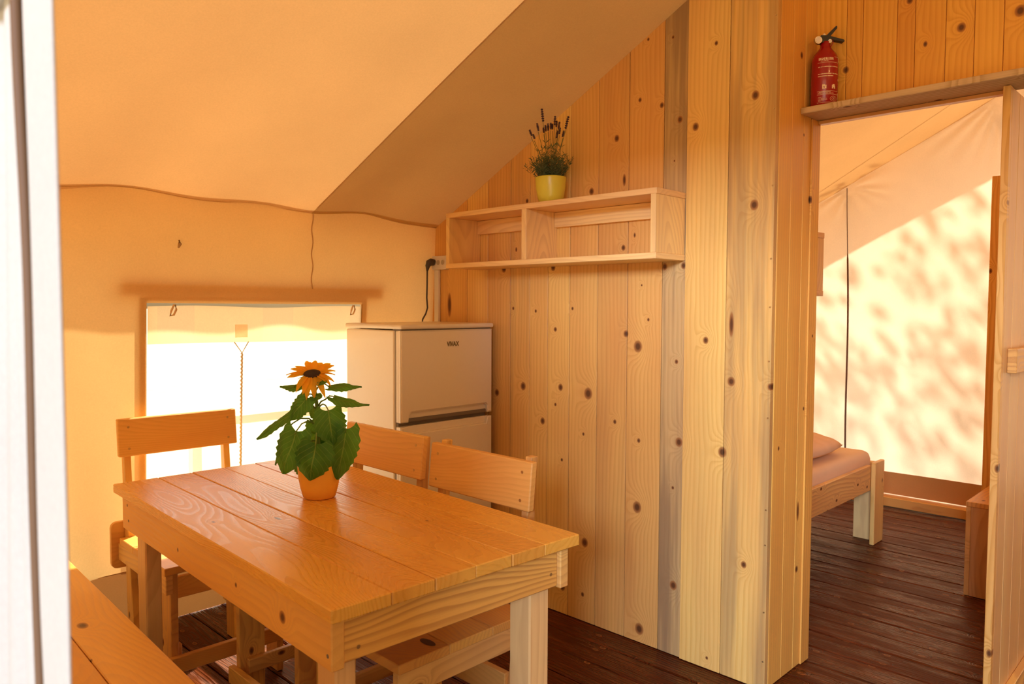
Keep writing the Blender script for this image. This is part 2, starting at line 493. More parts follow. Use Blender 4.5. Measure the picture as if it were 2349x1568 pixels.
# ---- window wall (canvas) with an opening
WX0, WX1, WZ0, WZ1 = 1.035, 1.975, 0.42, 1.305
wall_w = structure('wall_back', 'yellow glowing canvas wall around the window')
def wbul(x, z):
    b = 0.010 * math.sin(x * 5.2 + 1.0) * math.sin(z * 3.1) + 0.006 * math.sin(x * 11 + z * 4)
    wx = max(0.0, min(1.0, max(0.92 - x, x - 2.10, z - 1.40) / 0.12))
    return b * max(0, min(1, (2.35 - x) / 0.3)) * wx
def wall_patch(x0, x1, z0, z1, name='canvas_panel', mat=None):
    nu = max(2, int((x1 - x0) / 0.05)); nv = max(2, int((z1 - z0) / 0.05))
    def fn(u, v):
        x = x0 + (x1 - x0) * u; z = z0 + (z1 - z0) * v
        return (x, wall_y(z) + wbul(x, z), z)
    return grid(name, mat or M['cloth'], wall_w, nu, nv, fn)
ZT = 1.735
bm = bmesh.new()
def wall_cells(bm, rects, step=0.05):
    cache = {}
    def vert(x, z):
        key = (round(x, 4), round(z, 4))
        if key not in cache: cache[key] = bm.verts.new((x, wall_y(z) + wbul(x, z), z))
        return cache[key]
    xs = sorted(set([XF, WX0, WX1, XE] + [round(XF + i * step, 4) for i in range(int((XE - XF) / step))]))
    zs = sorted(set([0.31, WZ0, WZ1, ZT] + [round(0.31 + i * step, 4) for i in range(int((ZT - 0.31) / step))]))
    for a, b in zip(xs, xs[1:]):
        for c, d in zip(zs, zs[1:]):
            if WX0 <= a and b <= WX1 and WZ0 <= c and d <= WZ1: continue
            bm.faces.new((vert(a, c), vert(b, c), vert(b, d), vert(a, d)))
wall_cells(bm, None)
link('canvas_panel', bm, M['cloth'], wall_w, True)
grid('mud_strip', M['mud'], wall_w, 60, 6, lambda u, v: (XF + u * (XE - XF), wall_y(0.001 + v * 0.312) - 0.004, 0.001 + v * 0.312))
seam_strip('seam', M['seam'], wall_w, [(1.712 + 0.004 * math.sin(i), wall_y(1.70 - i * 0.0165) + wbul(1.712, 1.70 - i * 0.0165), 1.70 - i * 0.0165) for i in range(21)], (1, 0, 0), 0.006, (0, -0.004, 0))
# piping where roof and wall meet, waving a little
bm = bmesh.new()
add_tube(bm, [(XF + 0.2 + i * 0.05, 2.862, zr(2.862) + sag(XF + 0.2 + i * 0.05, 2.862) - 0.0015) for i in range(42)], 0.0011, 5)
link('piping', bm, M['cloth'], wall_w, True)
# little tuft where a peg loop is sewn
bm = bmesh.new()
add_tube(bm, [(1.149, wall_y(1.53) - 0.004, 1.540), (1.151, wall_y(1.53) - 0.010, 1.527), (1.146, wall_y(1.53) - 0.006, 1.512)], [0.005, 0.007, 0.003], 6)
link('loop', bm, M['seam'], wall_w, True)

# ---- window: timber frame outside the cloth, vinyl pane, half blind, cord
win = structure('window_1', 'bright window opening in the canvas wall with half blind')
def wy(z, o=0.0): return wall_y(z) + o
def slant_box(name, x, z, o0, o1, mat, parent):
    bm = bmesh.new()
    add_box(bm, x, (0, 1), z, 0)
    ln = lambda q: YW + 0.055 * (1.70 - q)
    for v in bm.verts: v.co.y = ln(v.co.z) + (o0 if v.co.y < 0.5 else o1)
    return link(name, bm, mat, parent)
slant_box('frame_post', (1.010, 1.037), (0.315, 1.324), 0.004, 0.012, M['pine_zx'], win)
slant_box('frame_post', (1.972, 2.000), (0.315, 1.324), 0.004, 0.012, M['pine_zx'], win)
slant_box('frame_head', (0.945, 2.09), (1.326, 1.382), 0.015, 0.040, M['pine_x'], win)
slant_box('frame_rail', (1.0375, 1.9715), (1.312, 1.3255), 0.004, 0.012, M['pine_x'], win)
slant_box('frame_sill', (1.00, 2.01), (0.36, 0.415), 0.0125, 0.04, M['pine_x'], win)
grid('pane', M['vinyl'], win, 8, 8, lambda u, v: (WX0 - 0.0 + u * (WX1 - WX0), wall_y(WZ0 + v * (WZ1 - WZ0)) + 0.0035, WZ0 + v * (WZ1 - WZ0)))
def blind_fn(u, v):
    x = WX0 + 0.004 + u * (WX1 - WX0 - 0.008)
    z = 1.150 + v * 0.143 + 0.004 * math.sin(u * 9) * v + 0.003 * math.sin(u * 5 + 1) * (1 - v)
    return (x, wall_y(z) + 0.002 + 0.003 * math.sin(u * 14), z)
grid('blind', M['blind'], win, 40, 8, blind_fn)
box('blind_patch', M['tin'], win, (1.372, 1.424), (wall_y(1.18) - 0.006, wall_y(1.18) - 0.004), (1.170, 1.222), 0)
for xx, sg in ((1.125, 1), (1.915, 1)):
    bm = bmesh.new()
    add_tube(bm, [(xx + 0.012, wall_y(1.3) - 0.003, 1.300), (xx + 0.014, wall_y(1.28) - 0.010, 1.282), (xx + 0.004, wall_y(1.26) - 0.012, 1.262), (xx - 0.008, wall_y(1.26) - 0.008, 1.258), (xx - 0.004, wall_y(1.28) - 0.006, 1.275), (xx + 0.008, wall_y(1.3) - 0.003, 1.300)], 0.004, 6)
    link('strap', bm, M['blind'], win, True)
bm = bmesh.new()
add_tube(bm, [(1.368, wall_y(1.15) - 0.006, 1.152), (1.398, wall_y(1.1) - 0.012, 1.108), (1.428, wall_y(1.15) - 0.006, 1.152)], 0.0022, 6)
cp = [(1.398 + 0.0016 * (1 if i % 2 else -1), wall_y(1.1 - i * 0.008) - 0.012, 1.108 - i * 0.008) for i in range(86)]
add_tube(bm, cp, [0.0036 if i % 2 else 0.0048 for i in range(86)], 6)
link('blind_cord', bm, M['rope'], win, True)

# ---- planked partition (right of the fridge)
def px_knots(lst, lo, hi):
    return [(a, b, r, s) for (a, b, r, s) in lst if lo - 0.02 < a < hi + 0.02]
KN = [  # (Y, Z, radius, aspect) of the knots that can be seen
    (1.672, 2.077, 0.0076, 1.2),
    (1.575, 2.040, 0.0092, 1.2),
    (1.497, 1.975, 0.0109, 1.2),
    (1.429, 1.937, 0.0125, 1.2),
    (1.778, 1.950, 0.0116, 1.2),
    (1.531, 2.275, 0.0054, 1.2),
    (1.638, 2.293, 0.0056, 1.2),
    (1.353, 2.210, 0.0069, 1.2),
    (1.740, 1.786, 0.0077, 3.0),
    (1.518, 1.830, 0.0036, 1.2),
    (1.741, 1.527, 0.0097, 1.2),
    (1.689, 1.572, 0.0048, 2.0),
    (1.205, 2.005, 0.0134, 1.2),
    (1.202, 1.642, 0.0151, 1.2),
    (1.900, 1.759, 0.0120, 1.2),
    (2.318, 1.548, 0.0055, 2.0),
    (2.254, 1.754, 0.0087, 1.2),
    (2.765, 1.304, 0.0145, 4.0),
    (2.335, 1.290, 0.0067, 1.2),
    (2.199, 1.279, 0.0065, 1.2),
    (2.086, 1.203, 0.0084, 1.2),
    (2.272, 0.949, 0.0154, 1.2),
    (2.436, 0.907, 0.0137, 1.2),
    (2.055, 0.961, 0.0126, 1.2),
    (2.155, 0.808, 0.0129, 1.2),
    (2.083, 0.886, 0.0064, 1.2),
    (1.908, 0.947, 0.0203, 1.2),
    (1.724, 1.195, 0.0116, 1.2),
    (1.668, 1.148, 0.0192, 1.2),
    (1.622, 1.251, 0.0057, 1.2),
    (1.654, 1.381, 0.0038, 1.2),
    (1.994, 1.291, 0.0062, 1.2),
    (1.931, 0.779, 0.0061, 1.2),
    (1.773, 0.847, 0.0079, 1.2),
    (1.659, 0.787, 0.0077, 1.2),
    (2.045, 0.656, 0.0063, 1.2),
    (1.663, 0.528, 0.0193, 1.2),
    (1.919, 0.332, 0.0165, 1.2),
    (2.037, 0.117, 0.0148, 1.2),
    (1.928, 0.113, 0.0083, 1.2),
    (1.646, 0.055, 0.0194, 1.2),
    (1.497, 1.099, 0.0073, 1.2),
    (1.482, 0.804, 0.0147, 1.2),
    (1.497, 0.266, 0.0149, 1.2),
    (1.505, 0.631, 0.0056, 1.2),
    (1.375, 1.182, 0.0107, 1.2),
    (1.274, 1.043, 0.0139, 1.2),
    (1.303, 0.793, 0.0158, 1.2),
    (1.215, 0.415, 0.0104, 1.2),
    (1.350, 0.042, 0.0054, 1.2),
    (1.553, 1.448, 0.0111, 1.2),
    (1.473, 1.449, 0.0109, 1.2),
    (2.101, 1.463, 0.0126, 1.2),
    (2.394, 1.465, 0.0135, 1.2),
    (1.132, 1.035, 0.0100, 1.2),
    (1.277, 1.240, 0.0087, 5.0),
]
KR = [  # (X, Z, radius, aspect) on the end of the partition
    (2.567, 2.162, 0.0103, 1.2),
    (2.599, 1.898, 0.0052, 1.2),
    (2.654, 1.680, 0.0071, 2.0),
    (2.647, 0.938, 0.0063, 1.2),
    (2.453, 0.820, 0.0068, 1.2),
    (2.618, 0.362, 0.0108, 1.2),
    (2.618, 0.572, 0.0090, 4.0),
    (2.692, 1.197, 0.0054, 1.2),
]
KH = [
    (1.029, 2.119, 0.0104, 1.2),
    (0.780, 2.148, 0.0065, 1.5),
    (0.678, 2.175, 0.0125, 1.2),
    (0.830, 2.299, 0.0098, 1.2),
    (0.523, 2.185, 0.0149, 1.2),
]
seams = [2.93, 2.785, 2.64, 2.498, 2.353, 2.236, 2.130, 2.010, 1.865, 1.720, 1.564]
wall_r = structure('wall_right', 'knotty pine plank partition behind fridge and table')
XP = 2.389
def plank_wall(parent, ys, xf, thick, knots, zb, stain={}, light=(0.80, 0.50, 0.145), dark=(0.60, 0.31, 0.062)):
    for i, (b, a) in enumerate(zip(ys, ys[1:])):
        kn = px_knots(knots, a, b)
        m = wood('pine_plank', 1, 2, knots=kn, seed=random.random(), stain=stain.get(i, 0.0), light=light, dark=dark, rough=0.5, contrast=0.6)
        bm = bmesh.new()
        g0 = 0.0012
        dx = random.uniform(0, 0.0012)
        add_prism(bm, [(a + g0, zb), (b - g0, zb), (b - g0, zr(b) + 0.003), (a + g0, zr(a) + 0.003)], 0, xf + dx, xf + thick, 0.0016)
        link('plank', bm, m, parent)
plank_wall(wall_r, seams, XP, 0.019, KN, 0.002, stain={3: .12, 4: .25, 8: 0.1})
# blue-stained narrow board and the two proud boards at the corner
plank_wall(wall_r, [1.564, 1.466], XP, 0.019, KN, 0.002, stain={0: 0.8}, light=(0.60, 0.40, 0.16), dark=(0.40, 0.24, 0.075))
plank_wall(wall_r, [1.465, 1.300], XP - 0.006, 0.025, KN, 0.002, stain={0: 0.08})
plank_wall(wall_r, [1.300, 1.131], XP - 0.006, 0.025, KN, 0.002, stain={0: 0.55})
# batten the boards are nailed to
box('batten', M['pine_yz'], wall_r, (XP + 0.022, XP + 0.06), (1.16, 2.9), (0.9, 0.97))
bm = bmesh.new()
for z in (0.10, 0.27, 0.50, 0.62, 0.93, 1.12, 1.30, 1.46, 1.70, 1.95, 2.25):
    add_tube(bm, [(XP - 0.0075, 1.1385, z), (XP - 0.004, 1.1385, z)], 0.0028, 8)
link('screw_heads', bm, M['screw'], wall_r)

# ---- end of the partition (return face)
wall_e = structure('wall_return', 'narrow planked end of the partition beside the doorway')
def ret_plank(x0, x1, z0, y0=1.131, y1=1.150, st=0.0):
    kn = px_knots(KR, x0, x1)
    m = wood('pine_plank', 0, 2, knots=kn, seed=random.random(), stain=st, light=(0.82, 0.46, 0.095), dark=(0.64, 0.30, 0.045), rough=0.45, contrast=0.5)
    bm = bmesh.new()
    add_prism(bm, [(x0 + 0.0008, z0), (x1 - 0.0008, z0), (x1 - 0.0008, zr(y1) + 0.003), (x0 + 0.0008, zr(y1) + 0.003)], 1, y0, y1, 0.0015)
    link('plank', bm, m, wall_e)
ret_plank(XP + 0.020, 2.505, 0.002, st=0.05)
ret_plank(2.505, 2.600, 0.002)
ret_plank(2.600, 2.692, 0.002, st=0.1)
bm = bmesh.new(); add_box(bm, (2.655, 2.722), (1.124, 1.1305), (0.002, 1.962), 0.0015)
link('jamb_strip', bm, wood('pine_jamb', 0, 2, knots=px_knots(KR, 2.65, 2.73), light=(0.82, 0.46, 0.095), dark=(0.64, 0.30, 0.045)), wall_e)
box('jamb_back', M['pine_zx'], wall_e, (2.693, 2.722), (1.1305, 1.155), (0.002, 1.962))

# ---- wall on the bedroom side of the partition
wall_b = structure('wall_bedroom', 'bedroom side of the pine partition')
y = 1.156
while y < 2.9:
    bm = bmesh.new(); add_prism(bm, [(y, 0.002), (y + 0.142, 0.002), (y + 0.142, zr(y + 0.142) + 0.003), (y, zr(y) + 0.003)], 0, 2.703, 2.722, 0.0015)
    link('plank', bm, M['pine_z'], wall_b)
    y += 0.1432

# ---- planked header over the doorway
wall_h = structure('wall_header', 'knotty pine boards above the bedroom doorway')
hs = [1.1495, 1.030, 0.976, 0.867, 0.812, 0.722, 0.642, 0.564, 0.430, 0.30, 0.16, 0.02, -0.12, -0.26, -0.40]
for i, (b, a) in enumerate(zip(hs, hs[1:])):
    m = wood('pine_plank', 1, 2, knots=px_knots(KH, a, b), seed=random.random(), light=(0.78, 0.42, 0.07), dark=(0.58, 0.25, 0.03), rough=0.42, ring=90, contrast=0.7)
    bm = bmesh.new()
    add_prism(bm, [(a + 0.0008, 1.984), (b - 0.0008, 1.984), (b - 0.0008, zr(b) + 0.003), (a + 0.0008, zr(a) + 0.003)], 0, 2.692, 2.711, 0.0015)
    link('plank', bm, m, wall_h)

# ---- lintel ledge
lint = structure('trim_1', 'rough greyish ledge board over the doorway, holding the extinguisher')
bm = bmesh.new()
add_box(bm, (2.565, 2.735), (-0.40, 1.1295), (1.962, 1.983), 0.0025)
for v in bm.verts: v.co.z += 0.0012 * math.sin(v.co.y * 23)
link('board', bm, M['grey_pine'], lint)
box('head_strip', M['pine_y'], lint, (2.700, 2.730), (0.556, 1.123), (1.950, 1.9615), 0.001)

# ---- divider between the two bedrooms (seen end-on)
div = structure('wall_divider', 'planked divider right of the doorway, seen at its end')
x = 2.653
box('edge_strip', M['pine_z'], div, (2.648, 2.676), (0.5310, 0.5510), (0.002, 1.9605), 0.0015)
xs = [2.676, 2.775, 2.90, 3.04, 3.18, 3.32, 3.46, 3.60, 3.74, 3.88, 4.02, 4.16, 4.30, 4.44, 4.58, 4.72, 4.86, 5.0, 5.14, 5.24]
for a, b in zip(xs, xs[1:]):
    box('plank', M['pale_z'], div, (a + 0.001, b - 0.001), (0.5315, 0.5505), (0.002, 1.9605), 0.0022)
box('batten', M['pine_x'], div, (2.722, 3.62), (0.505, 0.5310), (1.100, 1.176), 0.002)
box('base_rail', M['pine_x'], div, (2.80, 5.2), (0.509, 0.5310), (0.002, 0.07), 0.002)

# ---- far gable: canvas, sunlit through
wall_f = structure('wall_far', 'pale sunlit canvas gable wall of the bedroom')
def gab_fn(y0, y1, folds):
    def fn(u, v):
        y = y0 + (y1 - y0) * u
        zt = zr(y) + 0.01
        z = 0.06 + (zt - 0.06) * v
        x = XE - 0.02 + 0.006 * math.sin(y * 6 + z * 2)
        if folds:
            for (fy, fz, rng, amp, nf) in ((1.10, 2.585, 0.62, 0.011, 26), (1.985, 2.115, 0.34, 0.009, 16)):
                dy = y - fy; dz = z - fz
                d = math.hypot(dy, dz)
                if d < rng and d > 0.01:
                    a = math.atan2(dy, -dz)
                    q = d / rng
                    x += amp * math.sin(a * nf + 1.3 * math.sin(a * 5)) * (q * 3 if q < 0.33 else 1) * (1 - q) ** 1.1 * 1.4
        return (x, y, z)
    return fn
grid('canvas_panel', M['gable'], wall_f, 170, 170, gab_fn(0.36, 2.96, True))
grid('canvas_panel', M['gable'], wall_f, 12, 12, gab_fn(-2.1, 0.36, False))
grid('mud_strip', M['mud'], wall_f, 40, 4, lambda u, v: (XE - 0.034 + 0.004 * math.sin(u * 30), -2.1 + u * 5.1, 0.07 + v * 0.145))
bm = bmesh.new()
add_tube(bm, [(XE - 0.040, 1.985 - 0.028 * (2.11 - z) / 1.6 + 0.006 * math.sin(z * 3.7), z) for z in [2.11 - i * 0.04 for i in range(50)]], [0.003 if i < 12 else 0.0065 for i in range(50)], 6)
link('seam_welt', bm, M['cord'], wall_f, True)
base_f = structure('baseboard_far', 'pine sill batten along the foot of the bedroom canvas')
box('batten', M['pine_y'], base_f, (5.200, 5.292), (0.556, 2.9), (0.004, 0.064), 0.003)

# ---- other canvas walls that shut the tent
wall_l = structure('wall_left', 'canvas wall on the far side of the tent')
grid('canvas_panel', M['cloth'], wall_l, 10, 6, lambda u, v: (XF + u * (XE - XF), -2.1, 0.001 + v * 1.74))
wall_n = structure('wall_front', 'canvas beside and over the tent doorway')
def fr_fn(y0, y1, zb):
    return lambda u, v: (XF + 0.03, y0 + (y1 - y0) * u, zb + (zr(y0 + (y1 - y0) * u) + 0.01 - zb) * v)
grid('canvas_panel', M['cloth'], wall_n, 12, 8, fr_fn(0.80, 2.93, 0.001))
grid('canvas_panel', M['cloth'], wall_n, 8, 8, fr_fn(-2.1, -0.62, 0.001))
grid('canvas_panel', M['cloth'], wall_n, 10, 6, fr_fn(-0.62, 0.80, 2.06))

# ------------------------------------------------------------------ door flap at the left edge of the view
flap = thing('door_flap', 'white canvas door flap hanging at the left edge, brown cord down its fold', 'curtain', (0.15, 0.577, 0.0))
def flap_base(y, z):
    k = max(0.0, min(1.0, (y - 0.05) / 0.10))
    return (math.sin(y * 63.0 + 0.5 * math.sin(z * 2.2)) * 0.007 + 0.004 * math.sin(y * 150 + z * 3)) * k
def crease_y(z): return 0.072 + 0.007 * math.sin(z * 5.5) + 0.004 * math.sin(z * 13)
def flap_fn(u, v):
    z = 0.03 + v * 1.60
    y = 0.004 + 0.006 * math.sin(z * 4.0 + 0.5) * (1 - u) + u * 0.27 - 0.012 * v * (1 - u)
    return (flap_base(y, z) + 0.014 * math.exp(-((y - crease_y(z)) / 0.009) ** 2), y, z)
o = grid('cloth', M['flap'], flap, 110, 60, flap_fn)
md = o.modifiers.new('thick', 'SOLIDIFY'); md.thickness = 0.0022
bm = bmesh.new()
add_tube(bm, [(flap_base(crease_y(z), z) + 0.001, crease_y(z), z) for z in [0.05 + i * 0.03 for i in range(52)]], 0.0044, 8)
link('binding_cord', bm, M['cord'], flap, True)
bm = bmesh.new()
for k in range(3):
    rr = 0.040 - 0.010 * k
    add_tube(bm, [(-0.012 + 0.01 * k, 0.028 + 0.012 * k, 1.600), (-0.016 + 0.01 * k, 0.06, 1.582), (-0.016 + 0.01 * k, 0.12, 1.572), (-0.014 + 0.01 * k, 0.20, 1.572), (-0.012, 0.28, 1.58)], [rr * 0.35, rr * 0.8, rr, rr * 1.05, rr], 18)
link('rolled_cloth', bm, M['flap'], flap, True)

# ------------------------------------------------------------------ refrigerator
fr = thing('refrigerator', 'white two-door refrigerator in the corner with a small gold badge', 'refrigerator', (1.848, 2.436, 0.0))
FW, FD, FH = 0.511, 0.395, 1.224
box('body', M['white'], fr, (0.002, FW - 0.002), (0.050, FD), (0.025, 1.199), 0.006, 2)
box('top_panel', M['white'], fr, (-0.004, FW + 0.003), (-0.008, FD + 0.002), (1.204, FH), 0.008, 3)
box('gasket', M['gasket'], fr, (0.012, FW - 0.012), (0.034, 0.049), (0.05, 1.196), 0)
box('top_gap', M['gasket'], fr, (0.006, FW - 0.006), (0.006, 0.06), (1.1985, 1.2035), 0)
def rrect(x0, x1, z0, z1, r, n=5):
    P = []
    for cx, cz, a0 in ((x1 - r, z1 - r, 0), (x0 + r, z1 - r, 90), (x0 + r, z0 + r, 180), (x1 - r, z0 + r, 270)):
        for k in range(n + 1):
            a = math.radians(a0 + 90 * k / n); P.append((cx + r * math.cos(a), cz + r * math.sin(a)))
    return P
def door(name, z0, z1, notch_top, notch_h):
    d = empty(name); d.parent = fr
    zb0 = z0 if notch_top else z0 + notch_h * 0.25
    box('slab', M['white'], d, (0.0, FW), (0.018, 0.034), (z0, z1), 0.003, 2)
    xa, xb = 0.052, FW - 0.036
    if notch_top: P = [(0, z0), (FW, z0), (FW, z1), (xb + 0.012, z1), (xb, z1 - notch_h), (xa, z1 - notch_h), (xa - 0.012, z1), (0, z1)]
    else: P = [(0, z0), (xa - 0.012, z0), (xa - 0.008, z0 + notch_h * 0.75), (xa + 0.004, z0 + notch_h), (xb - 0.004, z0 + notch_h), (xb + 0.008, z0 + notch_h * 0.75), (xb + 0.012, z0), (FW, z0), (FW, z1), (0, z1)]
    bm = bmesh.new()
    add_prism(bm, P, 1, 0.0, 0.018, 0.0)
    es = [e for e in bm.edges if abs(e.verts[0].co.y) < 1e-6 and abs(e.verts[1].co.y) < 1e-6]
    bmesh.ops.bevel(bm, geom=es, offset=0.005, segments=3, affect='EDGES')
    link('front', bm, M['white'], d)
    return d
d1 = door('door', 0.824, 1.198, False, 0.040)
d2 = door('door', 0.06, 0.806, True, 0.030)
box('handle_recess', M['gasket'], d1, (0.046, FW - 0.03), (0.010, 0.018), (0.8245, 0.838), 0)
box('kick_plate', M['gasket'], fr, (0.02, FW - 0.02), (0.03, 0.06), (0.0, 0.055), 0)
def text_mesh(txt, size, ext, bold=0.0):
    cu = bpy.data.curves.new('txt', 'FONT'); cu.body = txt; cu.size = size; cu.extrude = ext; cu.offset = bold
    cu.resolution_u = 3
    o = bpy.data.objects.new('txt', cu); COL.objects.link(o)
    dg = bpy.context.evaluated_depsgraph_get()
    me = bpy.data.meshes.new_from_object(o.evaluated_get(dg))
    bpy.data.objects.remove(o); bpy.data.curves.remove(cu)
    return me
me = text_mesh('VIVAX', 0.029, 0.0006, 0.0006)
me.materials.clear(); me.materials.append(M['badge'])
bo = bpy.data.objects.new('badge', me); COL.objects.link(bo); bo.parent = d1
bo.location = (0.243, -0.0008, 1.128); bo.rotation_euler = (PI / 2, 0, 0)
wid = max(v.co.x for v in me.vertices); bo.scale = (0.068 / wid, 1, 1)

# ------------------------------------------------------------------ socket strip, trunking, plug and cable
so = thing('socket_strip', 'white three-gang socket strip on the partition corner', 'socket', (XP, 2.81, 1.475))
box('plate', M['socket'], so, (-0.022, 0.0), (-0.045, 0.062), (0.0, 0.066), 0.003, 2)
for i in range(3):
    yy = -0.022 + i * 0.034
    bm = bmesh.new()
    add_tube(bm, [(-0.0235, yy, 0.034), (-0.020, yy, 0.034)], 0.0155, 20)
    oo = link('socket_face', bm, M['socket'], so)
    bm = bmesh.new()
    add_tube(bm, [(-0.0242, yy, 0.034), (-0.0236, yy, 0.034)], 0.0120, 20)
    for q in (-0.004, 0.004): pass
    link('recess', bm, M['socket_dark'], oo)
box('trunking', M['socket'], so, (-0.016, 0.0), (0.020, 0.052), (-0.86, -0.001), 0.0025)
pl = thing('power_cable', 'dark grey plug in the socket strip, its cable falling behind the fridge', 'cable', (0, 0, 0))
bm = bmesh.new()
add_tube(bm, [(2.368, 2.857, 1.511), (2.350, 2.857, 1.512), (2.338, 2.857, 1.507), (2.330, 2.857, 1.492), (2.327, 2.857, 1.470)], [0.016, 0.018, 0.017, 0.012, 0.0055], 14)
link('plug', bm, M['cable'], pl, True)
bm = bmesh.new()
add_tube(bm, [(2.327, 2.857, 1.472), (2.325, 2.856, 1.40), (2.322, 2.855, 1.34), (2.325, 2.853, 1.29), (2.312, 2.850, 1.262), (2.292, 2.849, 1.235), (2.286, 2.850, 1.20), (2.285, 2.850, 1.10)], 0.0040, 8)
link('cord', bm, M['cable'], pl, True)

# ------------------------------------------------------------------ wall shelf
def make_shelf(name, label, loc, L, D, H, mat_knots=None):
    s = thing(name, label, 'shelf', loc)
    t = 0.021
    # local: x from -D (front) to 0 (wall), y from 0 (near) to L
    box('top_board', M['pale_y'], s, (-D, -0.0005), (-0.002, L + 0.002), (H - t, H), 0.0015)
    box('bottom_board', M['pale_y'], s, (-D, -0.0005), (-0.002, L + 0.002), (0, t), 0.0015)
    box('side_panel', M['pale_z'], s, (-D, -0.0005), (0, t), (t, H - t), 0.0012)
    box('side_panel', M['pale_z'], s, (-D, -0.0005), (L - t, L), (t, H - t), 0.0012)
    box('divider_panel', M['pale_z'], s, (-D, -0.0005), (L * 0.555, L * 0.555 + 0.026), (t, H - t), 0.0012)
    for a, b in ((t, L * 0.555), (L * 0.555 + 0.026, L - t)):
        box('hanging_rail', M['pale_y'], s, (-0.020, -0.0005), (a + 0.001, b - 0.001), (H - t - 0.062, H - t - 0.001), 0.001)
    return s
shelf = make_shelf('wall_shelf', 'pale two-compartment open shelf on the plank partition', (XP, 1.4685, 1.466), 1.100, 0.190, 0.243)
make_shelf('wall_shelf', 'small wooden shelf in the bedroom, its end just showing past the doorway jamb', (3.0, 1.215, 1.345), 0.80, 0.270, 0.248).rotation_euler = (0, 0, 0)

# ------------------------------------------------------------------ pendant lamp under the ridge (above and right of the view)
pn = thing('pendant_lamp', 'small warm bulb hanging from the tent ridge, out of the picture at upper right', 'lamp', (1.75, -0.45, 2.42))
bm = bmesh.new(); add_tube(bm, [(0, 0, 0.07), (0, 0, 0.14)], 0.018, 14); link('holder', bm, M['black'], pn, True)
bm = bmesh.new(); add_tube(bm, [(0, 0, 0.14), (0, 0, 0.125 + zr(-0.45) - 2.42 - 0.14)], 0.003, 6); link('flex', bm, M['black'], pn, True)
g = G('lit_bulb'); em = g.n('ShaderNodeEmission'); em.inputs[0].default_value = (1.0, 0.56, 0.20, 1); em.inputs[1].default_value = 130.0
g.put(g.out.inputs[0], em.outputs[0])
bm = bmesh.new(); add_lathe(bm, [(0, -0.030), (0.015, -0.027), (0.027, -0.012), (0.030, 0.004), (0.026, 0.022), (0.016, 0.045), (0.013, 0.069)], 20)
link('bulb', bm, g.mat, pn, True)

# ------------------------------------------------------------------ lavender pot on the shelf
lv = thing('potted_lavender', 'lavender in a lime green pot on top of the wall shelf', 'plant', (2.296, 2.035, 1.7095))
bm = bmesh.new()
add_lathe(bm, [(0, 0), (0.040, 0), (0.046, 0.004), (0.054, 0.03), (0.060, 0.065), (0.063, 0.104), (0.0625, 0.108), (0.059, 0.108), (0.057, 0.095), (0, 0.095)], 40)
link('pot', bm, M['pot_g'], lv, True)
bm = bmesh.new(); add_lathe(bm, [(0, 0.0985), (0.03, 0.100), (0.0562, 0.0975)], 24); link('soil', bm, M['soil'], lv, True)
rng = random.Random(3)
bm = bmesh.new()
def blade(bm, p, d, L, w):
    d = d.normalized(); s = d.cross(Vector((rng.uniform(-1, 1), rng.uniform(-1, 1), 0.3))).normalized() * w
    m_ = p + d * L * 0.5 + Vector((0, 0, 0.002)); e = p + d * L
    a, b, c, dd = bm.verts.new(p), bm.verts.new(m_ + s), bm.verts.new(e), bm.verts.new(m_ - s)
    bm.faces.new((a, b, c, dd))
stems = []
for i in range(120):
    a = rng.uniform(0, 2 * PI); r0 = 0.046 * math.sqrt(rng.random())
    p0 = Vector((r0 * math.cos(a), r0 * math.sin(a), 0.098))
    lean = Vector((math.cos(a), math.sin(a), 0)) * r0 * rng.uniform(0.6, 1.6)
    hh = rng.uniform(0.045, 0.105) * (1.1 - 0.3 * r0 / 0.05)
    tip = p0 + lean + Vector((0, 0, hh))
    stems.append((p0, tip))
    n = int(hh / 0.006)
    for j in range(n):
        q = p0.lerp(tip, (j + 0.6) / n)
        for s2 in range(2):
            aa = rng.uniform(0, 2 * PI)
            blade(bm, q, Vector((math.cos(aa), math.sin(aa), rng.uniform(0.3, 1.3))), rng.uniform(0.014, 0.026), 0.0013)
link('foliage', bm, M['lav_leaf'], lv, kind='stuff')
RV = Vector((0.70, -0.714, 0)); DV = Vector((-0.714, -0.70, 0))
flow = [(-.034, .245, 1.0), (-.052, .205, .6), (-.080, .185, .5), (-.012, .205, .55), (-.022, .198, .5), (-.002, .206, .5), (.006, .213, .45), (.014, .226, .7), (.021, .216, .5), (.030, .207, .6), (.033, .188, .5), (.024, .176, .6), (.048, .180, .5), (.062, .222, 1.0), (-.03, .19, .4), (-.068, .165, .4)]
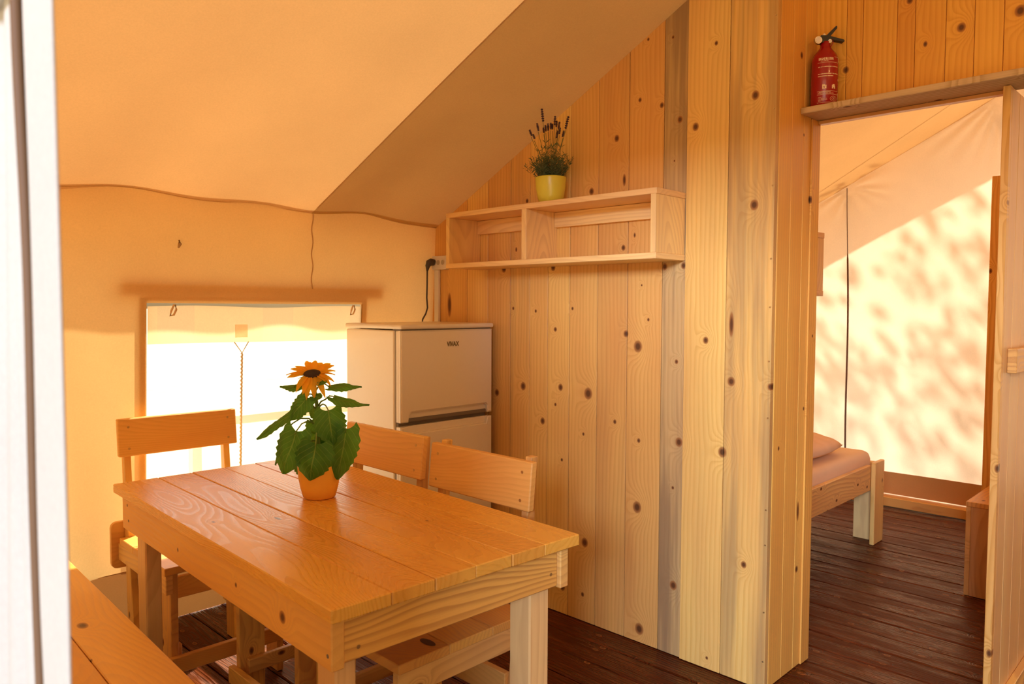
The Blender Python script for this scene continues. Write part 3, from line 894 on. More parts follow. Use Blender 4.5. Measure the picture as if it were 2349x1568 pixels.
for i, (u_, h_, sc) in enumerate(flow):
    dd_ = rng.uniform(-0.02, 0.02)
    tip = RV * u_ + DV * dd_ + Vector((0, 0, h_ + 0.098))
    base = RV * u_ * 0.45 + DV * dd_ * 0.5 + Vector((0, 0, 0.12))
    mid = base.lerp(tip, 0.55) - RV * u_ * 0.10
    bm = bmesh.new()
    add_tube(bm, [base, mid, tip - Vector((0, 0, 0.012))], 0.0011, 5)
    so_ = link('flower_stem', bm, M['lav_stem'], lv, True)
    bm = bmesh.new()
    L = 0.044 * sc; dr = (tip - mid).normalized()
    nb = 6
    for b_ in range(nb):
        c_ = tip - dr * L * 0.25 + dr * L * (b_ / (nb - 1))
        rr = 0.0062 * (0.75 + 0.3 * math.sin(PI * (b_ + 0.8) / (nb + 0.4))) * (0.8 + 0.25 * sc)
        add_tube(bm, [c_ - dr * 0.0035 * sc, c_, c_ + dr * 0.0035 * sc], [rr * 0.4, rr, rr * 0.5], 7)
    link('flower_spike', bm, M['lav_bud'], so_, True)
    bm = bmesh.new()
    for b_ in range(4):
        aa = rng.uniform(0, 6.28)
        blade(bm, mid, Vector((math.cos(aa), math.sin(aa), rng.uniform(0.4, 1.0))), 0.028, 0.0014)
    link('leaf_pair', bm, M['lav_leaf'], so_)

# ------------------------------------------------------------------ fire extinguisher
ex = thing('fire_extinguisher', 'small red fire extinguisher with black lever on the ledge over the doorway', 'extinguisher', (2.636, 1.0795, 1.9840))
R = 0.0435
bm = bmesh.new()
add_lathe(bm, [(0, 0.003), (R - 0.006, 0.0), (R, 0.006), (R, 0.158), (R - 0.002, 0.170), (R - 0.008, 0.184), (R - 0.018, 0.196), (0.018, 0.206), (0.0165, 0.212), (0.0165, 0.226), (0, 0.226)], 44)
link('cylinder', bm, M['red'], ex, True)
bm = bmesh.new()
# lever set lies along the camera-right direction
def PT(u_, h_, d_=0.0): return RV * u_ + DV * d_ + Vector((0, 0, h_))
def slab(bm, pts, t):
    lo = [bm.verts.new(PT(a, b, -t)) for a, b in pts]; hi = [bm.verts.new(PT(a, b, t)) for a, b in pts]
    bm.faces.new(lo); bm.faces.new(hi[::-1]); n = len(pts)
    for i in range(n): bm.faces.new((lo[i], hi[i], hi[(i + 1) % n], lo[(i + 1) % n]))
slab(bm, [(-0.024, 0.222), (0.014, 0.222), (0.020, 0.238), (0.012, 0.246), (-0.020, 0.246), (-0.028, 0.236)], 0.013)
link('valve_head', bm, M['black'], ex)
bm = bmesh.new(); slab(bm, [(-0.026, 0.240), (0.000, 0.247), (0.033, 0.280), (0.036, 0.277), (0.036, 0.271), (0.008, 0.238)], 0.009)
link('upper_lever', bm, M['black'], ex)
bm = bmesh.new(); slab(bm, [(0.002, 0.230), (0.010, 0.246), (0.060, 0.2335), (0.063, 0.229), (0.060, 0.2255), (0.024, 0.232)], 0.009)
link('lower_lever', bm, M['black'], ex)
bm = bmesh.new(); add_tube(bm, [PT(-0.030, 0.229, 0.006), PT(-0.030, 0.229, 0.017)], 0.0125, 20)
gz = link('pressure_gauge', bm, M['steel'], ex)
bm = bmesh.new(); add_tube(bm, [PT(-0.030, 0.229, 0.0171), PT(-0.030, 0.229, 0.0178)], 0.0095, 20)
link('gauge_face', bm, M['socket'], gz)
bm = bmesh.new(); add_tube(bm, [PT(0.010, 0.226, 0.010), PT(0.010, 0.226, 0.0155)], 0.0065, 16); link('nozzle', bm, M['socket'], ex)
bm = bmesh.new(); add_tube(bm, [PT(-0.008, 0.248, -0.011), PT(-0.008, 0.248, 0.011)], 0.0045, 12); link('pin', bm, M['steel'], ex)
bm = bmesh.new(); add_tube(bm, [PT(0.018, 0.236, 0.011), PT(0.022, 0.222, 0.013), PT(0.014, 0.208, 0.012)], 0.0016, 6); link('seal_loop', bm, M['red'], ex, True)
# printed label, bent round the cylinder; a = angle from the camera-facing side (positive to the right)
A0 = math.atan2(DV.y, DV.x)
def on_cyl(s, h, off=0.0004):
    ang = A0 + s / R
    return Vector(((R + off) * math.cos(ang), (R + off) * math.sin(ang), h))
lab = bmesh.new()
def lab_rect(s0, s1, h0, h1, n=None):
    n = n or max(1, int(abs(s1 - s0) / 0.004) + 1)
    for i in range(n):
        a = s0 + (s1 - s0) * i / n; b = s0 + (s1 - s0) * (i + 1) / n
        lab.faces.new([lab.verts.new(on_cyl(a, h0)), lab.verts.new(on_cyl(b, h0)), lab.verts.new(on_cyl(b, h1)), lab.verts.new(on_cyl(a, h1))])
def lab_line(s0, s1, h, t=0.0009): lab_rect(s0, s1, h - t / 2, h + t / 2)
r2 = random.Random(5)
def lab_words(s0, s1, h, t=0.0026):
    """a row of print too small to read: broken short dashes"""
    s = s0
    while s < s1:
        l = r2.uniform(0.0015, 0.0032)
        lab_rect(s, min(s + l, s1), h - t / 2, h + t / 2, 1); s += l + (0.0005 if r2.random() > 0.18 else 0.002)
lab_line(-0.040, 0.036, 0.1465); lab_line(-0.040, 0.036, 0.0505); lab_line(-0.040, 0.036, 0.0395); lab_line(-0.040, 0.036, 0.0125); lab_line(0.016, 0.036, 0.1645)
lab_words(-0.030, -0.006, 0.1515, 0.0016)
lab_words(-0.038, 0.034, 0.132); lab_words(-0.038, 0.034, 0.1085); lab_words(-0.038, 0.012, 0.1010)
lab_words(-0.034, 0.004, 0.0475, 0.0016); lab_words(-0.038, 0.016, 0.0435, 0.0016)
for i, hh in enumerate((0.030, 0.026, 0.022, 0.018)): lab_words(-0.036, -0.036 + r2.uniform(0.012, 0.030), hh, 0.0012)
def ring_shape(sc_, hc_, ra, rb, t):
    n = 24
    for i in range(n):
        a = 2 * PI * i / n; b = 2 * PI * (i + 1) / n
        lab.faces.new([lab.verts.new(on_cyl(sc_ + (ra + q) * math.cos(c), hc_ + (rb + q) * math.sin(c))) for c, q in ((a, 0), (a, t), (b, t), (b, 0))])
ring_shape(0.0165, 0.0245, 0.0135, 0.0085, 0.0008); ring_shape(0.0165, 0.0245, 0.0075, 0.0045, 0.0008); ring_shape(0.0165, 0.0245, 0.0015, 0.001, 0.001)
# two pictograms: blocks with cut-outs
for s0 in (-0.0235, 0.0085):
    for i in range(5):
        for j in range(6):
            cut = ((i, j) in ((2, 1), (2, 2), (1, 2), (3, 3), (4, 5), (3, 5))) if s0 < 0 else ((i, j) in ((2, 0), (2, 1), (4, 5), (4, 4), (0, 5)))
            if not cut: lab_rect(s0 + i * 0.0027, s0 + (i + 1) * 0.0027, 0.0585 + j * 0.0024, 0.0585 + (j + 1) * 0.0024, 1)
for h0, h1 in ((0.150, 0.164), (0.087, 0.094), (0.014, 0.046)): lab_rect(0.0385, 0.0425, h0, h1, 1)
me = text_mesh('BRANDBLUSSER', 0.0115, 0.0, 0.0003)
wid = max(v.co.x for v in me.vertices)
base_i = len(lab.verts)
tb = bmesh.new(); tb.from_mesh(me)
for v in tb.verts: v.co = on_cyl(-0.037 + v.co.x / wid * 0.050, 0.1545 + v.co.y)
lo_ = link('label_lettering', tb, M['print'], ex)
link('label_print', lab, M['print'], ex, kind='stuff')

# ------------------------------------------------------------------ table
TA = -math.radians(2.3)
tb_ = thing('dining_table', 'long varnished pine dining table with a six-board top', 'table', (0.726, 1.166, 0.0), TA)
TL = 1.312
edges = [0.0, 0.132, 0.238, 0.346, 0.452, 0.556, 0.677]
for i, (a, b) in enumerate(zip(edges, edges[1:])):
    bm = bmesh.new()
    dz = random.uniform(-0.0010, 0.0008)
    add_box(bm, (a + 0.0007, b - 0.0007), (random.uniform(0, 0.003), TL), (0.722, 0.750 + dz), 0.0022)
    kn = {0: [(0.066, 0.70, 0.004, 2.0)], 1: [(0.20, 0.62, 0.006, 3.2)], 4: [(0.47, 0.34, 0.004, 1.5)]}.get(i, [])
    link('tabletop_board', bm, wood('tabletop', 0, 1, light=(0.76, 0.40, 0.065), dark=(0.60, 0.27, 0.035), ring=150, knots=kn, rough=0.34, wild=1.6, contrast=0.48, bump=0.14, spec=0.4, seed=random.random()), tb_)
lk = [(0.664, 0.10, 0.010, 1.5), (0.668, 0.42, 0.006, 1.2), (0.672, 0.62, 0.005, 1.3), (0.64, 0.93, 0.005, 1)]
def tbox(name, x, y, z, mat, bev=0.0025): return box(name, mat, tb_, x, y, z, bev)
m_apL = wood('apron_knotty', 2, 1, knots=[(0.668, 0.215, 0.0135, 1.0), (0.672, 0.44, 0.006, 1.0), (0.665, 0.80, 0.006, 1.0)], light=(0.80, 0.46, 0.11), dark=(0.62, 0.31, 0.07), ring=110, contrast=0.5, wild=1.3)
tbox('apron', (0.012, 0.040), (0.020, 1.262), (0.622, 0.7215), m_apL)
tbox('apron', (0.628, 0.656), (0.020, 1.262), (0.622, 0.7215), M['pine_yz'])
m_apN = wood('apron_front', 2, 0, light=(0.80, 0.45, 0.10), dark=(0.50, 0.23, 0.055), ring=95, contrast=1.1, wild=1.6)
tbox('apron', (0.0405, 0.6275), (0.030, 0.056), (0.626, 0.7215), m_apN)
tbox('apron', (0.0405, 0.6275), (1.226, 1.252), (0.626, 0.7215), m_apN)
m_leg = wood('table_leg', 0, 2, light=(0.84, 0.58, 0.24), dark=(0.64, 0.38, 0.15), auto=0.99, ring=70, contrast=0.7)
for lx in ((0.041, 0.087), (0.561, 0.627)):
    for ly in ((0.0565, 0.128), (1.152, 1.2255)):
        tbox('leg', lx, ly, (0.001, 0.7215), m_leg, 0.004)
for (sx, sy, sz) in ((0.010, 0.034, 0.650), (0.010, 1.215, 0.700), (0.010, 1.205, 0.655)):
    bm = bmesh.new(); add_tube(bm, [(sx + 0.0015, sy, sz), (sx + 0.004, sy, sz)], 0.0042, 10); link('screw', bm, M['gasket'], tb_)
for (sx, sz) in ((0.075, 0.650), (0.605, 0.660)):
    bm = bmesh.new(); add_tube(bm, [(sx, 0.0295, sz), (sx, 0.032, sz)], 0.0042, 10); link('screw', bm, M['screw'], tb_)

# ------------------------------------------------------------------ chairs (local: x across 0..0.43, y from front edge 0 to back 0.47)
CW = 0.430
def make_chair(label, loc, rz, rear_board=True):
    c = thing('dining_chair', label, 'chair', loc, rz, 'pine chairs round the table')
    e = [0, 0.155, 0.300, 0.440]
    for a, b in zip(e, e[1:]):
        kn = [(0.30, 0.10, 0.013, 1.4), (0.20, 0.25, 0.012, 1.6)] if False else []
        box('seat_board', M['chair_seat'], c, (-0.004, CW + 0.004), (a + 0.0006, b - 0.0006), (0.446, 0.470), 0.002)
    for x0 in (0.0, CW - 0.022):
        box('side_rail', M['chair_yz'], c, (x0, x0 + 0.022), (0.002, 0.468), (0.384, 0.4455), 0.002)
        xi = 0.0225 if x0 < 0.1 else CW - 0.0225 - 0.024
        box('front_leg', M['chair_z'], c, (xi, xi + 0.024), (0.028, 0.112), (0.001, 0.4455), 0.002)
        bm = bmesh.new()
        add_prism(bm, [(0.375, 0.001), (0.450, 0.001), (0.468, 0.45), (0.498, 0.885), (0.472, 0.885), (0.428, 0.45)], 0, xi, xi + 0.024, 0.002)
        link('rear_leg', bm, M['chair_z'], c)
        box('side_stretcher', M['chair_yz'], c, (xi + (0.0245 if x0 < 0.1 else -0.0185), xi + (0.0425 if x0 < 0.1 else -0.0005)), (0.05, 0.44), (0.150, 0.195), 0.002)
    # backrest leans with the rear legs
    bm = bmesh.new(); add_box(bm, (0.0, CW), (0, 0.022), (0.758, 0.892), 0.003)
    for v in bm.verts: v.co.y += 0.428 + (v.co.z - 0.45) * (0.046 / 0.455) - 0.0228
    bk = link('backrest', bm, M['chair_x'], c)
    for sx in (0.0345, CW - 0.0345):
        for sz in (0.785, 0.862):
            yy = 0.428 + (sz - 0.45) * (0.046 / 0.455) - 0.0228
            bm = bmesh.new(); add_tube(bm, [(sx, yy - 0.0006, sz), (sx, yy + 0.002, sz)], 0.0045, 10); link('screw', bm, M['screw'], bk)
    if rear_board:
        bm = bmesh.new(); add_prism(bm, rrect(-0.022, CW + 0.012, 0.352, 0.520, 0.020, 3), 1, 0.472, 0.490, 0.0015)
        link('rear_board', bm, M['chair_x'], c)
    box('rear_stretcher', M['chair_x'], c, (0.047, CW - 0.047), (0.395, 0.415), (0.215, 0.295), 0.002)
    box('front_stretcher', M['chair_x'], c, (0.012, CW - 0.012), (0.006, 0.0275), (0.120, 0.172), 0.002)
    return c
M['chair_seat'] = wood('chair_seat', 1, 0, contrast=0.55, ring=120, wild=1.5, light=(0.80, 0.46, 0.11), dark=(0.58, 0.28, 0.08), rough=0.4)
M['chair_yz'] = wood('chair_rail', 2, 1, auto=0.982, light=(0.82, 0.53, 0.18), dark=(0.62, 0.35, 0.12))
M['chair_z'] = wood('chair_leg', 1, 2, auto=0.982, light=(0.80, 0.49, 0.14), dark=(0.58, 0.30, 0.09))
M['chair_x'] = wood('chair_back', 2, 0, light=(0.82, 0.48, 0.13), dark=(0.62, 0.32, 0.07), ring=130, wild=1.7, contrast=0.5)

def copy_thing(root, label, loc, rz, skip=()):
    r = root.copy(); COL.objects.link(r)
    r.location = loc; r.rotation_euler = (0, 0, rz); r['label'] = label
    for ch in root.children:
        if ch.name.split('.')[0] in skip: continue
        cc = ch.copy(); COL.objects.link(cc); cc.parent = r
        for g2 in ch.children:
            dd = g2.copy(); COL.objects.link(dd); dd.parent = cc
    return r
ch1 = make_chair('pine chair at the far end of the table, its back towards the window', (0.905, 2.405, 0), math.radians(-1.5))
ch2 = copy_thing(ch1, 'pine chair beside the fridge, its backrest half hidden by the sunflower', (1.022, 2.256, 0), -PI / 2 - math.radians(0.4), skip=('rear_board',))
ch3 = copy_thing(ch1, 'pine chair nearest the camera, on the right of the table by the plank wall', (1.036, 1.808, 0), -PI / 2 - math.radians(0.4), skip=('rear_board',))
for c_ in ch3.children:
    if c_.name.startswith('backrest'): c_.location.z = -0.016      # its back board is nailed a little lower
# two dark open knots in the near seat are real hollows lined dark
for (ku, kv, kr) in ((0.385, 0.125, 0.016), (0.27, 0.262, 0.015)):
    bm = bmesh.new()
    add_lathe(bm, [(0, 0.0002), (0.5, 0.0004), (0.85, 0.0008), (1.0, 0.0003)], 20)
    for v in bm.verts: v.co.x *= kr * 1.7; v.co.y *= kr * 0.75; v.co += Vector((ku, kv, 0.4703))
    link('knot', bm, M['cord'], [c for c in ch3.children if c.name.startswith('seat_board')][0 if kv < 0.155 else 1], True)

# ------------------------------------------------------------------ bench at lower left
bn = thing('bench', 'low pine plank bench in the lower left corner behind the door flap', 'bench', (0.245, 1.45, 0.0), -math.radians(2.4))
mb = wood('bench_board', 0, 1, knots=[(0.298, 0.615, 0.012, 1.8), (0.262, 0.40, 0.004, 2)], light=(0.80, 0.46, 0.11), dark=(0.60, 0.30, 0.07), rough=0.38, ring=110, contrast=0.5, wild=1.4)
for a, b in ((0.0, 0.130), (0.130, 0.262), (0.262, 0.398)):
    box('seat_board', mb, bn, (a + 0.001, b - 0.001), (-0.35, 1.22), (0.473, 0.500), 0.0025)
box('side_rail', M['pine_yz'], bn, (0.370, 0.392), (-0.33, 1.20), (0.41, 0.4725))
box('side_rail', M['pine_yz'], bn, (0.006, 0.028), (-0.33, 1.20), (0.41, 0.4725))
for lx in ((0.029, 0.075), (0.322, 0.368)):
    for ly in ((-0.30, -0.24), (1.10, 1.16)):
        box('leg', M['pine_z'], bn, lx, ly, (0.001, 0.4725), 0.003)

# ------------------------------------------------------------------ sunflower
sf = thing('potted_sunflower', 'sunflower with drooping leaves in an orange pot on the dining table', 'plant', (1.143, 1.892, 0.7508))
bm = bmesh.new()
add_lathe(bm, [(0, 0), (0.040, 0), (0.0455, 0.003), (0.053, 0.03), (0.0585, 0.06), (0.0605, 0.085), (0.0605, 0.100), (0.0597, 0.1025), (0.056, 0.1025), (0.0545, 0.090), (0, 0.090)], 44)
link('pot', bm, M['pot_o'], sf, True)
bm = bmesh.new(); add_lathe(bm, [(0, 0.0945), (0.03, 0.0955), (0.0542, 0.0925)], 24); link('soil', bm, M['soil'], sf, True)
K = 0.000314
def Q(x, y, d): return RV * ((x - 675) * K) + DV * d + Vector((0, 0, (1430 - y) * K))
bm = bmesh.new()
add_tube(bm, [Q(675, 1130, 0), Q(672, 1000, 0.004), Q(668, 850, 0.002), Q(664, 700, 0), Q(655, 560, 0), Q(640, 440, 0.002), Q(628, 360, 0.0)], [0.0060, 0.0058, 0.0056, 0.0054, 0.0052, 0.0050, 0.0055], 10)
link('stem', bm, M['stem'], sf, True)
def to3(n): return RV * n[0] + DV * n[1] + Vector((0, 0, n[2]))
r4 = random.Random(11)
def leaf(B, T, wd, N, droop=0.15, curl=0.12, root=None, fold=0.2):
    """heart-shaped toothed blade from base B to tip T; N = facing"""
    B = Q(*B); T = Q(*T)
    d = T - B; L = d.length; d.normalize()
    N = to3(N); N = (N - d * N.dot(d)).normalized(); s = d.cross(N).normalized()
    wd = wd * K * 1.08
    bm = bmesh.new(); uvl = bm.loops.layers.uv.new('uv')
    nl, nw = 14, 4
    rows = []; uvs = {}
    ph = r4.uniform(0, 6)
    for i in range(nl + 1):
        t = i / nl
        w = (math.sin(PI * min(1, (t * 0.93 + 0.10) ** 0.80)) ** 0.62 if t < 0.97 else 0.05) if t > 0 else 0.60
        w = max(0.015, w) * wd / 2
        back = -0.16 * L * max(0, 1 - t * 4)     # lobes behind the petiole
        row = []
        for j in range(-nw, nw + 1):
            q = j / nw
            tooth = (1 + 0.07 * (1 if i % 2 else -1)) if abs(j) == nw else 1
            x_ = q * w * tooth
            y_ = L * t + back * q * q
            z_ = -droop * L * t * t - fold * abs(x_) * (1 if True else 0) + curl * wd * 0.12 * math.sin(t * 9 + ph) * abs(q) + 0.05 * wd * math.sin(q * 5 + t * 7 + ph)
            v = bm.verts.new(B + d * y_ + s * x_ + N * z_)
            uvs[v] = (q, t); row.append(v)
        rows.append(row)
    for i in range(nl):
        for j in range(2 * nw):
            f = bm.faces.new((rows[i][j], rows[i][j + 1], rows[i + 1][j + 1], rows[i + 1][j]))
            for lp in f.loops: lp[uvl].uv = uvs[lp.vert]
    lf = link('leaf', bm, M['leaf'], sf, True)
    if root is not None:
        R0 = Q(*root)
        mid = R0.lerp(B, 0.5) + Vector((0, 0, 0.35 * (R0 - B).length)) * (1 if (B - R0).z < 0.02 else 0.35)
        q1 = R0.lerp(mid, 0.5) + Vector((0, 0, 0.10 * (R0 - B).length)); q2 = mid.lerp(B, 0.5) + Vector((0, 0, 0.10 * (R0 - B).length))
        bm = bmesh.new(); add_tube(bm, [R0, q1, mid, q2, B, B + d * L * 0.08], [0.0026, 0.0024, 0.0022, 0.002, 0.0018, 0.001], 7)
        link('petiole', bm, M['stem'], lf, True)
leaf((515, 800, .050), (390, 1165, .075), 300, (-.15, .9, .35), root=(662, 800, 0))
leaf((708, 900, .075), (650, 1225, .085), 320, (.05, 1, .25), root=(668, 880, 0))
leaf((945, 790, .03), (885, 1245, .05), 270, (.35, .85, .2), root=(672, 830, 0))
leaf((790, 620, .035), (850, 920, .060), 270, (.25, .85, .5), root=(665, 640, 0))
leaf((600, 500, .035), (445, 690, .050), 190, (-.2, .9, .45), root=(655, 560, 0))
leaf((440, 650, -.01), (105, 885, .01), 150, (.35, .25, .9), root=(662, 640, 0), droop=.05)
leaf((545, 415, -.02), (285, 440, -.04), 150, (-.1, .28, .95), root=(640, 450, 0), droop=-.02)
leaf((750, 425, -.02), (1035, 405, -.05), 150, (.1, .30, .95), root=(640, 470, 0), droop=.12)
leaf((820, 505, .01), (1125, 640, .02), 170, (.45, .30, .9), root=(660, 610, 0), droop=-.22)
leaf((345, 880, -.01), (238, 1130, .0), 150, (-.8, .45, .4), root=(665, 780, 0))
leaf((480, 1090, -.03), (560, 1215, .03), 150, (.1, .9, .3), root=(670, 950, 0))
leaf((705, 800, -.02), (830, 905, -.03), 190, (.3, .75, .6), root=(668, 800, 0))
leaf((610, 735, -.02), (655, 870, -.02), 170, (0, .9, .4), root=(668, 740, 0))
leaf((625, 640, -.03), (570, 720, -.03), 140, (-.2, .9, .4), root=(660, 600, 0))
leaf((640, 490, .02), (720, 500, .045), 110, (.1, .7, .7), root=(645, 470, 0))
leaf((560, 400, .0), (480, 395, .03), 120, (-.2, .5, .8), root=(632, 410, 0))
leaf((650, 380, .01), (765, 350, .03), 110, (.2, .5, .8), root=(630, 390, 0))
leaf((700, 880, -.05), (820, 1120, -.07), 260, (.1, -.9, .3), root=(670, 850, 0))
leaf((600, 860, -.05), (520, 1080, -.075), 240, (-.1, -.9, .3), root=(668, 830, 0))
# flower head
hc = Q(617, 300, 0.0)
hn = to3((0.02, 0.38, 0.92)).normalized()
ha = RV.copy(); hb = hn.cross(ha).normalized(); ha = hb.cross(hn).normalized()
bm = bmesh.new()
prof = [(0, 0.004), (0.010, 0.0050), (0.018, 0.004), (0.0240, 0.001), (0.0245, -0.003), (0.018, -0.010), (0.006, -0.016)]
add_lathe(bm, prof, 30)
mt = Matrix((ha, hb, hn)).transposed()
for v in bm.verts:
    v.co = hc + mt @ v.co
fo = link('flower_disc', bm, M['disc'], sf, True)
bm = bmesh.new()
for k_ in range(13):
    a = 2 * PI * k_ / 13
    dr = ha * math.cos(a) + hb * math.sin(a); sd = hn.cross(dr)
    p = hc - hn * 0.006 + dr * 0.018
    vs = [bm.verts.new(q) for q in (p - sd * 0.007, p + sd * 0.007, p + dr * 0.016 + sd * 0.004 - hn * 0.004, p + dr * 0.026 - hn * 0.008)]
    bm.faces.new(vs)
link('sepals', bm, M['stem'], sf, True)
npet = 24
for k_ in range(npet):
    a = 2 * PI * k_ / npet + r4.uniform(-0.07, 0.07)
    dr = ha * math.cos(a) + hb * math.sin(a); sd = hn.cross(dr)
    toward = -math.sin(a) if False else dr.dot(DV)
    L = r4.uniform(0.042, 0.054); wd = r4.uniform(0.0085, 0.0115)
    lift = r4.uniform(0.30, 0.75) if toward < -0.2 else (r4.uniform(0.0, 0.4) if toward < 0.45 else r4.uniform(-0.6, -0.1))
    if toward > 0.5 and r4.random() < 0.35: continue
    if k_ % 2: lift -= 0.15
    tw = r4.uniform(-0.4, 0.4)
    bm = bmesh.new(); rows = []
    n_ = 7
    for i in range(n_ + 1):
        t = i / n_
        w = wd * math.sin(PI * (0.16 + 0.84 * t) ** 1.1) * (1 if t < 1 else 0.05) + 0.0008
        bend = -0.25 * t * t * L if toward < 0.35 else -0.55 * t * t * L
        c_ = hc + dr * (0.022 + L * t * math.cos(lift * 0.8)) + hn * (L * t * math.sin(lift * 0.8) + bend)
        s_ = sd * math.cos(tw * t) + hn * math.sin(tw * t)
        rows.append([bm.verts.new(c_ - s_ * w / 1.0 + hn * 0.0016), bm.verts.new(c_ - hn * 0.001), bm.verts.new(c_ + s_ * w / 1.0 + hn * 0.0016)])
    for i in range(n_):
        for j in range(2): bm.faces.new((rows[i][j], rows[i][j + 1], rows[i + 1][j + 1], rows[i + 1][j]))
    link('petal', bm, M['petal'], sf, True)

# ------------------------------------------------------------------ bedroom: bed, pillow, locker, wardrobe
bed = thing('bed', 'pine bed with a sheeted mattress seen through the doorway', 'bed', (0, 0, 0))
box('side_rail', M['pine_x'], bed, (2.78, 4.2885), (1.452, 1.476), (0.300, 0.440), 0.003)
box('side_rail', M['pine_x'], bed, (2.78, 4.2885), (2.756, 2.78), (0.300, 0.440), 0.003)
box('end_rail', M['pine_y'], bed, (4.405, 4.429), (1.476, 2.76), (0.300, 0.440), 0.003)
box('end_rail', M['pine_y'], bed, (2.780, 2.804), (1.477, 2.755), (0.300, 0.440), 0.003)
for ya, yb, yi in ((1.428, 1.4515, 1.57), (2.781, 2.8045, 2.66)):
    box('leg', M['pine_zx'], bed, (4.289, 4.431), (ya, yb), (0.001, 0.455), 0.003)
    lo2, hi2 = (1.477, yi) if yi < 2 else (yi, 2.755)
    box('leg', M['pale_z'], bed, (4.376, 4.404), (lo2, hi2), (0.001, 0.299), 0.002)
for ya, yb in ((1.428, 1.4515), (2.781, 2.8045)):
    box('leg', M['pine_zx'], bed, (2.79, 2.93), (ya, yb), (0.001, 0.455), 0.003)
bm = bmesh.new(); add_box(bm, (2.808, 4.400), (1.482, 2.750), (0.32, 0.505), 0.045, 4)
link('mattress', bm, M['sheet'], bed, True)
pw = bmesh.new()
def pil(u, v, top):
    a = u * 2 - 1; b = v * 2 - 1
    e = (max(0.0, 1 - abs(a) ** 3.0) * max(0.0, 1 - abs(b) ** 3.0)) ** 0.5
    pinch = 1 - 0.05 * (a * a * b * b)
    x = 3.905 + a * 0.30 * pinch * (1 - 0.05 * b * b); y = 1.90 + b * 0.37 * pinch * (1 - 0.04 * a * a)
    wr = 0.004 * math.sin(a * 17 + b * 9) * (1 - e) * 2 + 0.003 * math.sin(b * 23 - a * 5)
    return (x, y, 0.553 + (0.078 if top else -0.046) * e + (wr * e if top else 0) )
for top in (True, False):
    n_ = 28
    vs = [[pw.verts.new(pil(i / n_, j / n_, top)) for j in range(n_ + 1)] for i in range(n_ + 1)]
    for i in range(n_):
        for j in range(n_): pw.faces.new((vs[i][j], vs[i + 1][j], vs[i + 1][j + 1], vs[i][j + 1]))
bmesh.ops.remove_doubles(pw, verts=pw.verts, dist=0.0005)
bmesh.ops.recalc_face_normals(pw, faces=pw.faces)
po = tag(link('pillow', pw, M['pillow'], None, True), 'plump peach-toned pillow lying on the bed mattress', 'pillow')

ns = thing('bedside_locker', 'low pine bedside box standing against the divider', 'cabinet', (3.836, 0.556, 0.0))
box('top_board', M['pine_x_flat'], ns, (0.0, 0.462), (0.001, 0.331), (0.408, 0.430), 0.002)
box('front_panel', wood('locker_front', 1, 2, light=(0.72, 0.46, 0.17), dark=(0.54, 0.31, 0.09), ring=70, wild=1.3), ns, (0.002, 0.022), (0.004, 0.310), (0.001, 0.4075), 0.002)
box('side_panel', M['pine_zx'], ns, (0.002, 0.462), (0.3105, 0.330), (0.001, 0.4075), 0.002)
box('back_panel', M['pine_z'], ns, (0.442, 0.462), (0.004, 0.310), (0.001, 0.4075), 0.002)
wd_ = thing('wardrobe', 'tall orange-lit pine wardrobe edge behind the bedside box', 'wardrobe', (4.300, 0.556, 0.0))
box('side_panel', M['pine_z'], wd_, (0.0, 0.022), (0.001, 0.372), (0.001, 1.945), 0.002)
box('side_panel', M['pine_z'], wd_, (0.70, 0.722), (0.001, 0.372), (0.001, 1.945), 0.002)
box('top_board', M['pine_x_flat'], wd_, (0.0225, 0.6995), (0.001, 0.372), (1.923, 1.945), 0.002)
box('shelf_board', M['pine_x_flat'], wd_, (0.0225, 0.6995), (0.012, 0.372), (1.10, 1.122), 0.002)
box('shelf_board', M['pine_x_flat'], wd_, (0.0225, 0.6995), (0.012, 0.372), (0.06, 0.082), 0.002)
box('back_panel', M['pine_zx'], wd_, (0.0225, 0.6995), (0.001, 0.0115), (0.03, 1.9225), 0)

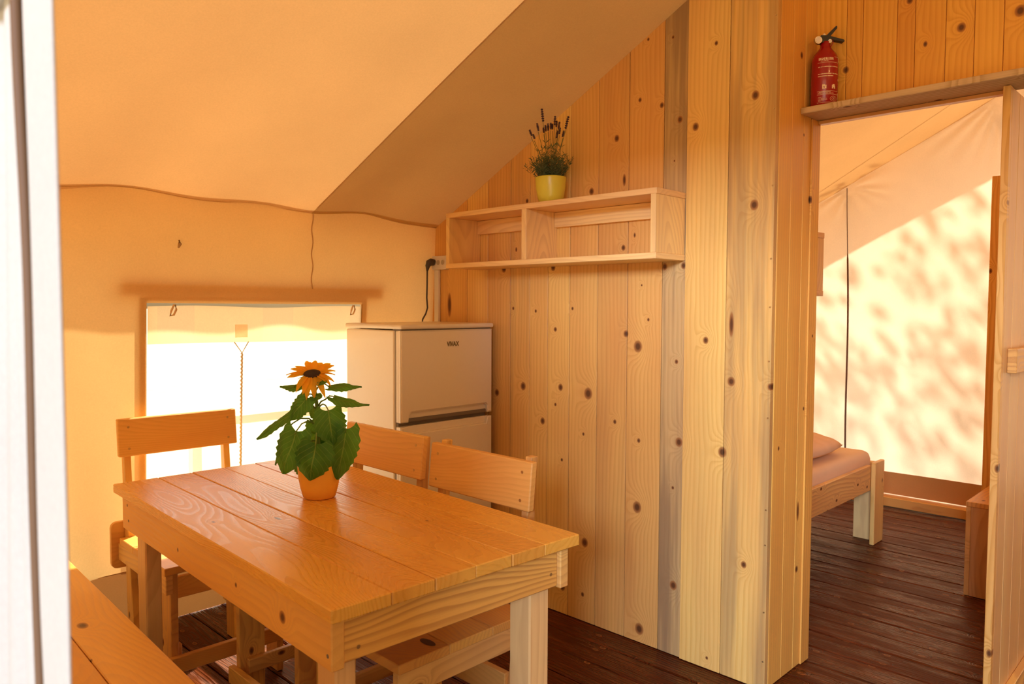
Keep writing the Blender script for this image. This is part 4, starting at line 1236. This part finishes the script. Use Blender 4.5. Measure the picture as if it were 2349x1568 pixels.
# ------------------------------------------------------------------ outside
gr = structure('ground', 'pale dry ground outside the tent')
bm = bmesh.new(); add_box(bm, (-300, 300), (-300, 300), (-0.45, -0.35)); link('earth', bm, M['sand'], gr)
fence = thing('deck_rail', 'pale timber rail outside the window, bleached look put into its colour', 'fence', (0, 0, 0))
for x_ in (0.6, 1.9, 3.2):
    box('post', M['overexposed'], fence, (x_, x_ + 0.06), (4.6, 4.66), (-0.35, 0.60), 0.003)
for z_ in (0.545,):
    box('rail', M['overexposed'], fence, (0.2, 3.8), (4.56, 4.60), (z_, z_ + 0.055), 0.003)
tr = thing('tree', 'tree outside whose leaf shadows dapple the bedroom canvas', 'tree', (8.6, 1.1, -0.35))
bm = bmesh.new()
add_tube(bm, [(0, 0, 0), (0.0, 0.05, 1.6), (-0.3, 0.5, 2.8), (-0.6, 1.0, 3.6), (-1.0, 1.5, 4.6)], [0.12, 0.10, 0.07, 0.05, 0.02], 10)
rt = random.Random(2)
for i in range(14):
    z0 = rt.uniform(1.6, 2.8); a = rt.uniform(0, 6.28); L = rt.uniform(0.6, 1.1)
    add_tube(bm, [(0, 0, z0), (L * .5 * math.cos(a), L * .5 * math.sin(a), z0 + 0.4), (L * math.cos(a), L * math.sin(a), z0 + 0.6)], [0.05, 0.03, 0.01], 6)
link('trunk', bm, M['bark'], tr, True)
bm = bmesh.new()
for i in range(2000):
    while True:
        p = Vector((rt.uniform(-1, 1), rt.uniform(-1, 1), rt.uniform(-1, 1)))
        if 0.2 < p.length < 1: break
    p = Vector((p.x * 1.5 - 1.1, p.y * 1.5 + 1.6, p.z * 0.95 + 3.45))
    if mnoise.noise(p * 1.6) < -0.10: continue
    d = Vector((rt.uniform(-1, 1), rt.uniform(-1, 1), rt.uniform(-.6, .4))).normalized()
    s_ = d.cross(Vector((rt.uniform(-1, 1), rt.uniform(-1, 1), 1))).normalized()
    L = rt.uniform(0.09, 0.15)
    vs = [bm.verts.new(q) for q in (p, p + d * L * .5 + s_ * L * .28, p + d * L, p + d * L * .5 - s_ * L * .28)]
    bm.faces.new(vs)
link('foliage', bm, M['foliage'], tr, kind='stuff')
